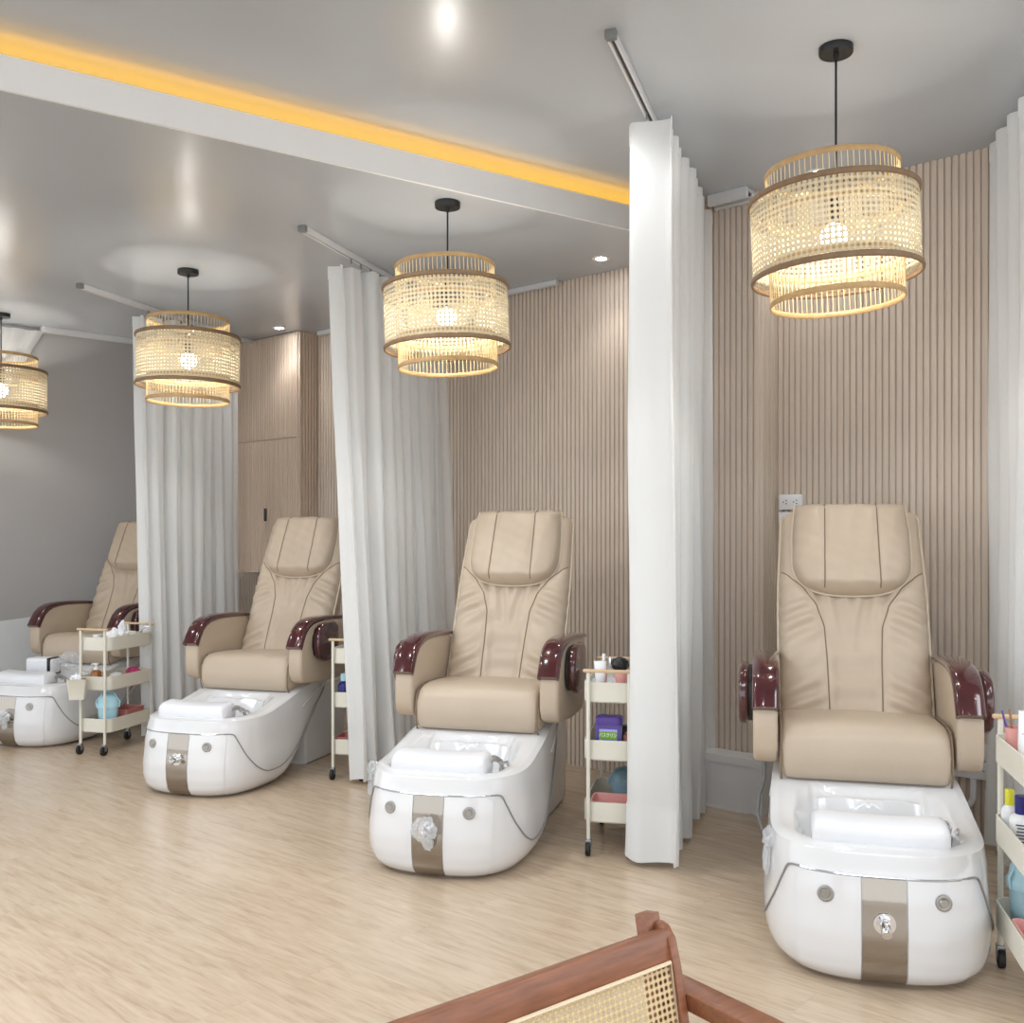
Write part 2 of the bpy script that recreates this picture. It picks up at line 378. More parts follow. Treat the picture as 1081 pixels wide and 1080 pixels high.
def curtain(p, az, s0, s1, ztop, label, amp=0.08, wl=0.135, seed=1, wide=1.0, hem=0.03, shift=0.0, flare=0.0, lead=0.0):
    """voile hung in deep folds along a rail; s runs along the rail"""
    R = random.Random(seed)
    r = empty('curtain', (p[0], p[1], 0), -math.radians(az), label, 'curtain')
    n = max(3, round((s1 - s0) / wl)); per = 20; rows = 30
    ph = [R.uniform(-0.16, 0.16) for _ in range(n + 2)]; am = [amp * R.uniform(0.8, 1.15) for _ in range(n + 2)]
    def pt(i, v):     # v=0 hem .. 1 heading
        f = i / per; k = int(min(f, n - 1e-6)); u = f - k
        A = am[k] * (1 - ss(0, 1, u)) + am[k + 1] * ss(0, 1, u)
        s = s0 + (s1 - s0) * (f / n)
        ang = 2 * PI * f
        loosen = 1 - v
        A2 = A * (1.0 + 0.18 * loosen * math.sin(k * 2.1 + 1))
        x = A2 * math.cos(ang + ph[k] * loosen * 1.6) + shift * loosen
        y = s + 0.022 * math.sin(2 * ang) + 0.02 * loosen * math.sin(k * 1.7 + ang * 0.5)
        x += 0.010 * loosen * math.sin(3.3 * ang + 2 * math.sin(5 * v)) + 0.012 * math.sin(v * 6 + k) * loosen
        x -= lead * math.exp(-((s - s0) / 0.16) ** 2) * (0.75 + 0.25 * v)
        x += 0.010 * math.sin(ang * 2.7 + k)
        return x, y + flare * loosen * (f / n - 0.5)
    zb = hem; z1 = ztop - 0.05
    def sheet(name, v0, v1, rws, off=0.0, parent=r):
        bm = bmesh.new(); g = []
        for j in range(rws + 1):
            v = v0 + (v1 - v0) * j / rws; row = []
            for i in range(n * per + 1):
                x, y = pt(i, v)
                zz = zb + (ztop - zb) * v
                if v < 0.02: zz += 0.006 * math.sin(i * 0.7)
                row.append(bm.verts.new((x + (off if x > 0 else -off), y, zz)))
            g.append(row)
        for A, B in zip(g, g[1:]):
            for i in range(len(A) - 1): bm.faces.new((A[i], A[i + 1], B[i + 1], B[i]))
        return link_bm(name, bm, M['voile'], parent, angle=180)
    sheet('curtain_cloth', 0.0, 0.985, rows)
    sheet('hem', 0.0, 0.075, 4, 0.003)
    sheet('heading_tape', 0.975, 1.0, 2, 0.003)
    for k in range(n + 1):
        bm = bmesh.new(); s = s0 + (s1 - s0) * k / n; rbox(bm, (0, s, ztop + 0.008), (0.006, 0.012, 0.03), 0.002, 1)
        link_bm('glider', bm, M['rail_grey'], r, smooth=False)
    return r
RA = 19.0
def on_rail(p, az, s): a = math.radians(az); return (p[0] + math.sin(a) * s, p[1] + math.cos(a) * s)
R1 = (0.347, 3.47); rail(R1, RA, 2.06, HI, 'white ceiling curtain rail above the large foreground curtain')
R2 = (-1.05, 5.01); rail(R2, RA, 1.72, LO, 'white ceiling rail of the curtain left of the middle pendant')
R3 = (-2.656, 6.13); rail(R3, RA, 1.85, LO, 'white ceiling rail of the curtain behind the third pendant')
curtain(R1, RA, 0.62, 1.86, HI - 0.052, 'tall white voile curtain in the foreground between the two nearest spa chairs', amp=0.088, seed=3, wl=0.13)
curtain(R2, RA, 0.50, 1.66, LO - 0.052, 'white voile curtain hanging left of the middle pendant, trolley behind its hem', amp=0.062, seed=5, wl=0.118, shift=0.10, lead=0.125)
curtain(R3, RA, 0.62, 1.56, LO - 0.052, 'white voile curtain hanging behind the third pendant from the right', amp=0.068, seed=9, wl=0.118, shift=0.03, lead=0.12)
R5 = on_rail((2.19, 4.435), 13.0, -1.6)
rail(R5, 13.0, 1.62, HI, 'curtain rail at the right edge above the slatted wall', end=False)
curtain(R5, 13.0, 0.55, 1.56, HI - 0.04, 'white voile curtain at the right edge beside the nearest spa chair', amp=0.075, seed=12, wl=0.15)
# tracks along the walls
def wall_rail(a, b, z, label, w=0.03, hh=0.03):
    a = Vector(a); b = Vector(b); d = b - a; az = math.degrees(math.atan2(d.x, d.y))
    return rail((a.x, a.y), az, d.length, z, label, w, hh, end=False)
wall_rail(wp(ct0 + 0.02, 0.235), wp(1.27, 0.235), HI, 'thick white double curtain track above the slatted column', 0.10, 0.055)
wall_rail(wp(2.42, 0.06), wp(4.72, 0.06), LO, 'thin white curtain track along the slatted wall behind the middle pendant')
wall_rail(wp(5.66, 0.12), wp(5.86, 0.12), LO, 'short curtain track left of the slatted wall cabinet')
wall_rail(lp(1.52, 0.05), lp(-0.02, 0.05), LO, 'white curtain track along the grey leaning wall', 0.05, 0.04)
# swept-back curtain at the far left
bm = bmesh.new(); rows = []
q0 = Vector(lp(1.50, 0.045)); q1 = q0 + Vector((-0.46, -0.404))
for j in range(15):
    v = j / 14; row = []
    for i in range(41):
        u = i / 40
        uu = u * (1 - 0.92 * v) + 0.92 * v       # swept towards the far side as it falls
        p = q0.lerp(q1, uu); wv = 0.018 * math.sin(u * 26) * (1 - 0.3 * v)
        row.append(bm.verts.new((p.x + 0.2 * wv, p.y - wv, LO - 0.035 - 1.05 * v)))
    rows.append(row)
for A, B in zip(rows, rows[1:]):
    for i in range(40): bm.faces.new((A[i], A[i + 1], B[i + 1], B[i]))
tag(link_bm('curtain', bm, M['voile'], angle=180), 'pale curtain swept aside at the top of the grey wall behind the leftmost pendant', 'curtain')

# ------------------------------------------------------------------ wall cabinet
r = empty('wall_cabinet', (0, 0, 0), 0, 'tall slatted wooden wall cabinet with a small black handle', 'cabinet')
cb0, cb1 = 4.80, 5.64
ZB = 1.11
bm = bmesh.new(); prism(bm, [wp(cb0 + .012, 0.175), wp(cb0 + .012, 0.013), wp(cb1, 0.013), wp(cb1, 0.175)], ZB, LO - 0.002)
fluted(bm, wp(cb0, 0.015), wp(cb0, 0.185), ZB, LO - 0.002, -WD, pitch=0.028, thick=0.005)
link_bm('cabinet_body', bm, M['slat_cab'], r, smooth=False)
zsplit = 2.14
for (z0, z1) in ((ZB, zsplit - 0.003), (zsplit + 0.003, LO - 0.004)):
    bm = bmesh.new(); fluted(bm, wp(cb0, 0.187), wp(cb1, 0.187), z0, z1, WN, pitch=0.03, depth=0.008, thick=0.011)
    d_ = link_bm('cabinet_door', bm, M['slat_cab'], r, smooth=False)
    if z0 == ZB:
        bm = bmesh.new(); p = wp(5.19, 0.205); rbox(bm, (p[0], p[1], 1.56), (0.018, 0.02, 0.10), 0.004, 2); link_bm('door_handle', bm, M['black'], d_)

# ------------------------------------------------------------------ outlets
def wall_plate(t, z, w, h, label, holes, depth=0.03, base=0.011):
    r = empty('wall_outlet', (*wp(t, base), z), -WALL_ANG + PI, label, 'outlet')
    # local x along the wall (to the right in view), local -y out of the wall
    bm = bmesh.new(); rbox(bm, (0, -depth / 2, 0), (w, depth, h), 0.004, 2); link_bm('outlet_plate', bm, M['white_plastic'], r)
    for hx, hz in holes:
        bm = bmesh.new()
        for (dx, dz) in ((-0.009, 0), (0.007, 0.008), (0.007, -0.008)):
            rbox(bm, (hx + dx, -depth - 0.0005, hz + dz), (0.006, 0.003, 0.005))
        link_bm('socket', bm, M['black'], r, smooth=False)
    return r
wall_plate(0.93, 1.553, 0.125, 0.078, 'white double wall socket above the back of the nearest spa chair', [(-0.028, 0), (0.028, 0)])
wall_plate(0.955, 1.468, 0.08, 0.07, 'small white wall box under the double socket behind the nearest chair', [])
wall_plate(0.00, 0.40, 0.13, 0.072, 'white wall socket beside the armrest of the nearest spa chair', [(0.03, 0)])
wall_plate(0.045, 0.318, 0.20, 0.082, 'wide white surface socket low on the slatted wall', [(-0.06, 0.0), (0.0, 0.0), (0.05, 0)])
bm = bmesh.new()
pa = wp(0.05, 0.035); pts = [(pa[0], pa[1], 0.276), (pa[0], pa[1], 0.20)]
for k in range(7):
    a = k / 6 * PI / 2; q = wp(0.05 + 0.06 * (1 - math.cos(a)), 0.035); pts.append((q[0], q[1], 0.20 - 0.06 * math.sin(a)))
q = wp(0.30, 0.035); pts.append((q[0], q[1], 0.138))
tube(bm, pts, 0.014, 12); tag(link_bm('conduit_pipe', bm, M['white_plastic']), 'white plastic pipe bending below the wide low socket', 'pipe')

# ------------------------------------------------------------------ pendants
def make_pendant():
    r = empty('pendant_lamp', (0, 0, 0))
    RD, RI = 0.290, 0.231        # drum, inner rings;  z=0 is the drum's lower rim
    DH = 0.278
    bm = bmesh.new(); uvl = bm.loops.layers.uv.new('UVMap'); n = 96
    A = [bm.verts.new((RD * math.cos(2 * PI * i / n), RD * math.sin(2 * PI * i / n), 0)) for i in range(n)]
    B = [bm.verts.new((RD * math.cos(2 * PI * i / n), RD * math.sin(2 * PI * i / n), DH)) for i in range(n)]
    per = 94 * 0.0195
    for i in range(n):
        f = bm.faces.new((A[i], A[(i + 1) % n], B[(i + 1) % n], B[i]))
        u0, u1 = i / n * per, (i + 1) / n * per
        for l, uv in zip(f.loops, ((u0, 0), (u1, 0), (u1, DH), (u0, DH))): l[uvl].uv = uv
    link_bm('drum_shade', bm, M['cane'], r)
    def hoop(bm, R, z, rr=0.006, sc=(1, 1.7)):
        tube(bm, [(R * math.cos(2 * PI * i / 96), R * math.sin(2 * PI * i / 96), z) for i in range(96)], rr, 8, closed=True, scale=sc)
    for z in (0.0, DH):
        bm = bmesh.new(); hoop(bm, RD + 0.003, z, 0.0065); link_bm('drum_rim', bm, M['bamboo_dark'], r)
    for nm, z0, z1 in (('upper_ring', DH - 0.055, DH + 0.097), ('lower_ring', -0.090, 0.045)):
        bm = bmesh.new()
        for i in range(72):
            a = 2 * PI * i / 72; x, y = RI * math.cos(a), RI * math.sin(a); cyl(bm, (x, y, z0), (x, y, z1), 0.0016, 5)
        o = link_bm(nm, bm, M['bamboo_rod'], r)
        for z in (z0, z1):
            bm = bmesh.new(); hoop(bm, RI + 0.001, z, 0.0045, (1, 2.4)); link_bm('ring_hoop', bm, M['bamboo'], o)
    bm = bmesh.new(); zc = DH + 0.02
    rbox(bm, (0, 0, zc), (0.455, 0.012, 0.010), 0.002, 1)
    for sx in (-1, 1): cyl(bm, (sx * 0.222, 0, zc), (sx * 0.286, 0, DH - 0.01), 0.004, 6)
    link_bm('cross_bar', bm, M['bamboo_rod'], r)
    bm = bmesh.new(); lathe(bm, [(0.016, DH + 0.03), (0.020, DH + 0.02), (0.020, DH - 0.07), (0.015, DH - 0.09)], 20); link_bm('lamp_socket', bm, M['cord'], r)
    bm = bmesh.new(); bmesh.ops.create_uvsphere(bm, u_segments=20, v_segments=12, radius=0.047); bmesh.ops.translate(bm, vec=(0, 0, DH - 0.135), verts=bm.verts)
    link_bm('light_bulb', bm, M['bulb'], r, angle=180)
    return r
pend0 = make_pendant()
pend_data = [
    (1.166, 3.58, HI, 2.306, 'rattan drum pendant nearest the camera, hanging above the rightmost spa chair', 10, (0.0, -0.045)),
    (-0.302, 4.66, LO, 2.259, 'rattan drum pendant hanging between the foreground curtain and the second curtain', 35, (0.0, -0.035)),
    (-1.895, 5.82, LO, 2.266, 'rattan drum pendant hanging in front of the third white curtain', 120, (0, 0.008)),
    (-3.56, 6.93, LO, 2.260, 'rattan drum pendant cut off by the left edge of the photo', 60, (0, 0.0)),
]
pend_all = [pend0] + [copy_tree(pend0) for _ in pend_data[1:]]
for i, (x, y, zc, zb, lab, rz, tilt) in enumerate(pend_data):
    o = pend_all[i]
    o.location = (x, y, zb); o.rotation_euler = (tilt[0], tilt[1], 0)
    tag(o, lab, 'pendant lamp', 'rattan pendants over the spa chairs')
    for ch in children(o):
        if ch.name.startswith('cross_bar'): ch.rotation_euler = (0, 0, math.radians(rz))
    # the canopy and cord hang plumb from this pendant's own ceiling
    inv = Matrix.Rotation(tilt[0], 4, 'X').inverted() @ Matrix.Rotation(-tilt[1], 4, 'Y')
    bm = bmesh.new(); L_ = zc - zb
    lathe(bm, [(0.058, L_ - 0.026), (0.060, L_ - 0.022), (0.060, L_ - 0.001), (0.058, L_)], 40); lathe(bm, [(0.008, L_ - 0.045), (0.010, L_ - 0.026)], 16)
    co = link_bm('canopy', bm, M['cord'], o); co.rotation_euler = (0, -tilt[1], 0)
    bm = bmesh.new(); cyl(bm, (0, 0, 0.29), (0, 0, L_ - 0.03), 0.0042, 10); k = link_bm('cord', bm, M['cord'], o); k.rotation_euler = (0, -tilt[1], 0)

# ------------------------------------------------------------------ spa chair
WT = [(0, .265), (.05, .310), (.13, .338), (.25, .350), (.4, .351), (.65, .342), (.85, .337), (1, .330)]
FT = [(0, .070), (.05, .028), (.13, .004), (.25, -.006), (.4, -.008), (.65, .002), (.85, .016), (1, .038)]
RT = [(0, .48), (.05, .56), (.1, .62), (.2, .70), (.33, .80), (.45, .92), (.65, 1.08), (.85, 1.20), (1, 1.30)]
YC, NF, NR = 0.40, 3.0, 4.0
def ztop(y): return 0.402 + 0.108 * ss(0.25, 0.92, y)
def taper(y): return 1 - 0.07 * ss(0.45, 1.2, y)
def hull(c, s, t):
    n = NF if s < 0 else NR
    w = interp(WT, t); b = (YC - interp(FT, t)) if s < 0 else (interp(RT, t) - YC)
    x = w * math.copysign(abs(c) ** (2 / n), c); y = YC + b * math.copysign(abs(s) ** (2 / n), s)
    return Vector((x * taper(y), y, t * ztop(y)))
def hull_x(x, t, off=0.0):      # point on the front at a given x
    w = interp(WT, t); k = max(-1, min(1, x / w)); c = math.copysign(abs(k) ** (NF / 2), k); s = -math.sqrt(max(0, 1 - c * c))
    p = hull(c, s, t)
    if off:
        cx = Vector((0, YC + .05, p.z)); d = (p - cx); d.x *= 0.8; d.normalize()
        p = p + d * off
    return p
def hull_y(y, z, side, off=0.004):
    t = z / ztop(y)
    if y < YC: b = YC - interp(FT, t); s = -min(1, (YC - y) / b) ** (NF / 2)
    else: b = interp(RT, t) - YC; s = min(1, (y - YC) / b) ** (NR / 2)
    c = side * math.sqrt(max(0, 1 - s * s)); p = hull(c, s, t)
    return Vector((p.x + side * off, p.y - (off if y < 0.1 else 0), p.z))

def leather_back():
    """backrest surface functions in the reclined frame"""
    r_ = math.radians(24); B0 = Vector((0, 1.03, 0.60)); U = Vector((0, math.sin(r_), math.cos(r_))); Nn = Vector((0, -math.cos(r_), math.sin(r_)))
    return B0, U, Nn
B0_, U_, N_ = leather_back()
VH = 0.965
def bhw(v):
    f = v / VH; w = 0.292 - 0.006 * ss(0.0, 0.25, f) * 0 + 0.004 * math.sin(f * PI) - 0.010 * ss(0.55, 1, f)
    rem = VH - v
    if rem < 0.055: w -= 0.055 * (1 - math.sqrt(max(0, 1 - (1 - rem / 0.055) ** 2)))
    return w
def bseam(v):
    f = v / VH
    return interp([(0, 0.098), (0.25, 0.104), (0.42, 0.112), (0.52, 0.140), (0.60, 0.190), (0.66, 0.250), (0.70, 0.292), (1, 0.32)], f)
def bn(u, v):
    w = bhw(v); k = min(1, abs(u) / w); f = v / VH
    n = 0.062 * (1 - k ** 7) ** 0.5 if k < 1 else 0
    s = bseam(v); du = abs(u) - s
    n -= 0.006 * math.exp(-(du / 0.014) ** 2)
    if du < 0: n -= 0.020 * ss(0, 0.05, -du) * (1 - ss(0.60, 0.72, f))
    else: n += 0.010 * math.sin(min(1, du / max(0.02, (w - s))) * PI) * (1 - ss(0.6, 0.7, f))
    n += 0.03 * math.exp(-((f - 0.12) / 0.18) ** 2) * (1 - k ** 2) * 0.4     # lumbar
    # gathered wrinkles
    g = (1 - ss(0.60, 0.70, f))
    if du > 0: n += 0.0120 * g * math.sin(f * 74 + abs(u) * 34 + 1.5 * math.sin(f * 11)) * ss(0, 0.05, du) * (0.4 + 0.6 * math.sin(f * 9 + 0.6) ** 2)
    else: n += 0.0095 * g * (math.sin(abs(u) * 90 + 3 * math.sin(f * 6)) * 0.8 * ss(.25, .5, f) + math.sin(f * 45) * (1 - ss(.3, .6, f)) * 0.7) * ss(0, 0.03, -du)
    return n
def bpnt(u, v, n): return B0_ + U_ * v + N_ * n + Vector((u, 0, 0))

def make_spa_chair():
    r = empty('pedicure_spa_chair', (0, 0, 0))
    # --- shell
    bm = bmesh.new(); n = 208; ts = [0, .01, .03, .05, .08, .12, .17, .23, .3, .38, .46, .54, .62, .7, .78, .86, .92, .96, .985, 1]
    loops = [[hull(math.cos(2 * PI * i / n), math.sin(2 * PI * i / n), t) for i in range(n)] for t in ts]
    R = loft(bm, loops, True, False)
    top = [v.co.copy() for v in R[-1]]; prev = R[-1]; K = 84; ctr = Vector((0, 0.50))
    def zt(x, y, k):
        z = ztop(y) + 0.012 * math.sin(min(1, k / 0.10) * PI / 2)
        qx, qy = abs(x) - (0.255 - 0.12), abs(y - 0.305) - (0.200 - 0.12)
        d = math.hypot(max(qx, 0), max(qy, 0)) + min(max(qx, qy), 0) - 0.12
        z -= 0.20 * ss(0.0, 0.075, -d) if d < 0 else 0
        qx, qy = abs(x) - 0.19, abs(y - 0.555) - 0.030
        d = max(qx, qy)
        if d < 0.02: z -= 0.022 * (1 - ss(-0.012, 0.012, d))
        return z
    for k in range(1, K):
        f = k / K; ff = f ** 1.15
        row = []
        for p in top:
            x = p.x * (1 - ff); y = p.y + (ctr.y - p.y) * ff
            row.append(bm.verts.new((x, y, zt(x, y, ff))))
        for j in range(n): bm.faces.new((prev[j], prev[(j + 1) % n], row[(j + 1) % n], row[j]))
        prev = row
    bm.faces.new(prev)
    sh = link_bm('foot_basin', bm, M['white_gloss'], r, angle=55)
    for sd in (-1, 1):      # long swept seam line and a raised front panel on each side
        bm = bmesh.new(); ctl = [(.115,.295),(.135,.25),(.165,.20),(.22,.145),(.305,.106),(.39,.10),(.45,.104),(.52,.125),(.60,.162),(.68,.21),(.758,.265),(.83,.315),(.905,.366),(1.0,.40),(1.08,.426),(1.16,.46)]
        pts = [hull_x(sd * .240, .845, .003), hull_x(sd * .262, .843, .004), hull_x(sd * .274, .83, .004), hull_x(sd * .280, .805, .004)]
        for k in range(90):
            f = k / 89 * (len(ctl) - 1); i = min(int(f), len(ctl) - 2); u = f - i
            p0, p1, p2, p3 = ctl[max(i - 1, 0)], ctl[i], ctl[i + 1], ctl[min(i + 2, len(ctl) - 1)]
            q = [0.5 * ((2 * p1[a]) + (-p0[a] + p2[a]) * u + (2 * p0[a] - 5 * p1[a] + 4 * p2[a] - p3[a]) * u * u + (-p0[a] + 3 * p1[a] - 3 * p2[a] + p3[a]) * u ** 3) for a in (0, 1)]
            pts.append(hull_y(q[0], min(q[1], ztop(q[0]) * 0.985), sd, 0.0030))
        tube(bm, pts, 0.0032, 6); link_bm('shell_seam', bm, M['seam'], sh)
        bm = bmesh.new(); g = []
        for j in range(25):
            t = 0.03 + (0.835 - 0.03) * j / 24; row = []
            xo = 0.250 if t > 0.2 else 0.250 - 0.03 * (1 - t / 0.2)
            if t > 0.76: xo -= 0.035 * (1 - math.sqrt(max(0, 1 - ((t - 0.76) / 0.076) ** 2)))
            for i in range(21):
                x = 0.066 + (xo - 0.066) * i / 20; row.append(bm.verts.new(hull_x(sd * x, t, 0.005)))
            g.append(row)
        ed = []
        for A, B in zip(g, g[1:]):
            for i in range(20): bm.faces.new((A[i], A[i + 1], B[i + 1], B[i]))
        # edge skirt back to the shell
        per = [g[0][i] for i in range(21)] + [g[j][20] for j in range(1, 25)] + [g[24][i] for i in range(19, -1, -1)] + [g[j][0] for j in range(23, 0, -1)]
        inner = [bm.verts.new(v.co + (Vector((0, YC, v.co.z)) - v.co).normalized() * 0.008) for v in per]
        for i in range(len(per)): bm.faces.new((per[i], per[(i + 1) % len(per)], inner[(i + 1) % len(per)], inner[i]))
        link_bm('front_panel', bm, M['white_gloss'], r)
        bm = bmesh.new(); p = hull_x(sd * 0.166, 0.69, 0.005)
        lathe(bm, [(0.0, 0.007), (0.012, 0.007), (0.014, 0.004), (0.019, 0.005), (0.024, 0.004), (0.025, 0.0)], 28, cap0=False)
        b = link_bm('jet_button', bm, M['button'], r); b.location = p + Vector((sd * .0, -0.001, 0)); b.rotation_euler = (PI / 2 - 0.05, 0, sd * 0.22)
    bm = bmesh.new(); tube(bm, [hull_x(x, 0.845, 0.002) for x in [(-0.245 + 0.49 * i / 30) for i in range(31)]], 0.0028, 6); link_bm('panel_seam', bm, M['chrome'], r)
    bm = bmesh.new(); g = []
    for j in range(25):
        t = 0.015 + (0.835 - 0.015) * j / 24
        g.append([bm.verts.new(hull_x(-0.063 + 0.126 * i / 10, t, 0.004)) for i in range(11)])
    for A, B in zip(g, g[1:]):
        for i in range(10): bm.faces.new((A[i], A[i + 1], B[i + 1], B[i]))
    link_bm('metal_strip', bm, M['strip'], r)
    # rear block
    bm = bmesh.new(); extrude_poly(bm, [(0.92, 0.0), (1.38, 0.0), (1.42, 0.30), (1.40, 0.47), (1.0, 0.47), (0.86, 0.36), (0.90, 0.16)], -0.245, 0.245, 0.02); link_bm('rear_base', bm, M['white_gloss'], r)
    bm = bmesh.new()
    for sd in (-1, 1):
        tube(bm, [hull_y(y, z, sd, 0.001) for y, z in ((.72, .39), (.82, .425), (.92, .455), (1.0, .475))], 0.006, 8)
    link_bm('shell_ridge', bm, M['white_gloss'], sh)
    # foot rest
    bm = bmesh.new(); lp_ = []
    W2 = 0.202
    for i in range(33):
        x = -W2 + 2 * W2 * i / 32; k = abs(x) / W2
        e = 0.020 * (1 - (max(0, (k - 0.86) / 0.14)) ** 2) ** 0.5 if k < 1 else 0.0
        e = max(e, 0.004); hh = 0.036 + e; dip = -0.008 * math.cos(k * PI / 2)
        dd = 0.068 * (0.86 + 0.14 * (e / 0.020))
        sec = []
        for a in range(20):
            an = 2 * PI * a / 20; cc, s_ = math.cos(an), math.sin(an)
            yy = dd * math.copysign(abs(cc) ** 0.55, cc); zz = hh * math.copysign(abs(s_) ** 0.6, s_)
            sec.append((x, yy, zz + (dip if s_ > 0 else 0)))
        lp_.append(sec)
    loft(bm, lp_); o = link_bm('foot_rest', bm, M['pad'], r, angle=60); o.location = (0.0, 0.165, 0.430); o.rotation_euler = (math.radians(8), 0, 0)
    bm = bmesh.new(); rbox(bm, (0.0, 0.13, 0.400), (0.20, 0.06, 0.014), 0.003, 1); rbox(bm, (0.0, 0.17, 0.400), (0.07, 0.10, 0.02), 0.003, 1); link_bm('foot_rest_bracket', bm, M['black'], r)
    # hand shower
    bm = bmesh.new(); tube(bm, [(.222, .30, .385), (.222, .27, .432), (.205, .235, .452), (.188, .20, .448)], lambda f: 0.009 + 0.007 * f, 12)
    tube(bm, [(.222, .30, .37), (.222, .30, .40)], 0.017, 16); tube(bm, [(.25, .31, .40), (.25, .27, .43), (.235, .22, .435)], 0.006, 10)
    link_bm('hand_shower', bm, M['chrome'], r)
    # dark gap plate under the seat
    bm = bmesh.new(); rbox(bm, (0, 0.90, 0.485), (0.46, 0.46, 0.04), 0.008, 2); rbox(bm, (0.0, 1.18, 0.56), (0.36, 0.14, 0.14), 0.01, 2); link_bm('seat_bracket', bm, M['black'], r)
    # seat cushion: loft of cross sections with a slightly domed top
    bm = bmesh.new(); secs = []
    prof = [(0.64, 0.482), (0.612, 0.490), (0.597, 0.525), (0.596, 0.58), (0.604, 0.632), (0.622, 0.662), (0.66, 0.680), (0.74, 0.686), (0.86, 0.682), (1.0, 0.674), (1.14, 0.668), (1.15, 0.61), (1.15, 0.505), (1.1, 0.498)]
    for i in range(25):
        x = -0.296 + 0.592 * i / 24; k = abs(x) / 0.296; sh_ = 0.0 if k < 0.85 else 0.022 * (1 - math.sqrt(max(0, 1 - ((k - 0.85) / 0.15) ** 2)))
        secs.append([(x, y + sh_ * (1 if y < 0.8 else -1), z - (sh_ if z > 0.6 else -sh_) + (0.008 * (1 - k * k) if z > 0.66 else 0)) for y, z in prof])
    loft(bm, secs); sc_ = link_bm('seat_cushion', bm, M['leather'], r, angle=60)
    for sd in (-1, 1):
        bm = bmesh.new(); tube(bm, [(sd * 0.291, y - 0.0 + 0.012, z - 0.008) for y, z in prof[:10]], 0.004, 6); link_bm('seat_piping', bm, M['leather_seam'], sc_)
    # --- backrest
    bm = bmesh.new(); rows = []; NV = 90; NU = 56
    for j in range(NV + 1):
        v = VH * j / NV; w = bhw(v); row = []
        for i in range(NU + 1):
            u = -w + 2 * w * (0.5 - 0.5 * math.cos(PI * i / NU)) * 1.0 if False else -w + 2 * w * i / NU
            row.append(bpnt(u, v, bn(u, v) - (0.045 * (1 - math.sqrt(max(0, 1 - (max(0, (v - VH + 0.05) / 0.05)) ** 2))) if v > VH - 0.05 else 0)))
        row += [bpnt(w, v, -0.03), bpnt(w * 0.97, v, -0.07), bpnt(w * 0.5, v, -0.085), bpnt(-w * 0.5, v, -0.085), bpnt(-w * 0.97, v, -0.07), bpnt(-w, v, -0.03)]
        rows.append(row)
    loft(bm, rows); bk = link_bm('backrest', bm, M['leather'], r, angle=70)
    for sd in (-1, 1):
        bm = bmesh.new(); tube(bm, [bpnt(sd * (bhw(v) + 0.001), v, 0.004) for v in [VH * 0.975 * k / 50 for k in range(51)]], 0.0060, 8); link_bm('backrest_piping', bm, M['piping'], bk)
        bm = bmesh.new()
        tube(bm, [bpnt(sd * bseam(v), v, bn(bseam(v), v) + 0.0018) for v in [VH * 0.69 * k / 50 for k in range(3, 51)]], 0.0026, 6); link_bm('backrest_seam', bm, M['leather_seam'], bk)
    # head pillow
    v0, v1 = VH * 0.570, VH * 1.005; PW = 0.238
    def phw(v):
        f = (v - v0) / (v1 - v0)
        w = PW * (1 - (max(0, (0.42 - f) / 0.42)) ** 3.0) ** (1 / 2.6)
        return max(w, 0.02) * (1 - 0.05 * ss(0.6, 1, f))
    def pn(u, v):
        w = phw(v); k = min(1, abs(u) / w); f = (v - v0) / (v1 - v0)
        e = (1 - k ** 5) ** 0.5 * min(1, (f / 0.10) ** 0.5) * min(1, ((1 - f) / 0.10) ** 0.5 if f < 1 else 0)
        n = 0.056 + 0.074 * e - 0.005 * math.exp(-((abs(u) - 0.107) / 0.012) ** 2)
        n += 0.0028 * math.sin(u * 60 + v * 40) * math.sin(v * 55 - u * 15)
        return n
    bm = bmesh.new(); rows = []
    for j in range(41):
        f = 0.5 - 0.5 * math.cos(PI * j / 40) if j < 0 else j / 40; f = f ** 1.35; v = v0 + (v1 - v0) * f; w = phw(v)
        row = [bpnt(-w + 2 * w * i / 40, v, pn(-w + 2 * w * i / 40, v)) for i in range(41)]
        row += [bpnt(w, v, 0.035), bpnt(-w, v, 0.035)]
        rows.append(row)
    loft(bm, rows); hp = link_bm('head_pillow', bm, M['leather'], r, angle=70)
    bm = bmesh.new(); vs = [v0 + (v1 - v0) * (k / 60) ** 1.6 for k in range(61)]
    path = [bpnt(-phw(v) - 0.001, v, 0.052) for v in reversed(vs)] + [bpnt(phw(v) + 0.001, v, 0.052) for v in vs]
    tube(bm, path, 0.0060, 8); link_bm('pillow_piping', bm, M['piping'], hp)
    for sd in (-1, 1):
        bm = bmesh.new(); tube(bm, [bpnt(sd * (0.104 + 0.006 * k / 20), v0 + 0.02 + (v1 - v0 - 0.03) * (1 - k / 20), pn(sd * (0.104 + 0.006 * k / 20), v0 + 0.02 + (v1 - v0 - 0.03) * (1 - k / 20)) + 0.0022) for k in range(21)], 0.0024, 6)
        link_bm('pillow_seam', bm, M['leather_seam'], hp)
    # armrests
    arch = [(0.585, 0.70), (0.590, 0.745), (0.607, 0.79), (0.636, 0.832), (0.675, 0.864), (0.725, 0.885), (0.79, 0.896), (0.87, 0.900), (0.97, 0.899), (1.10, 0.894)]
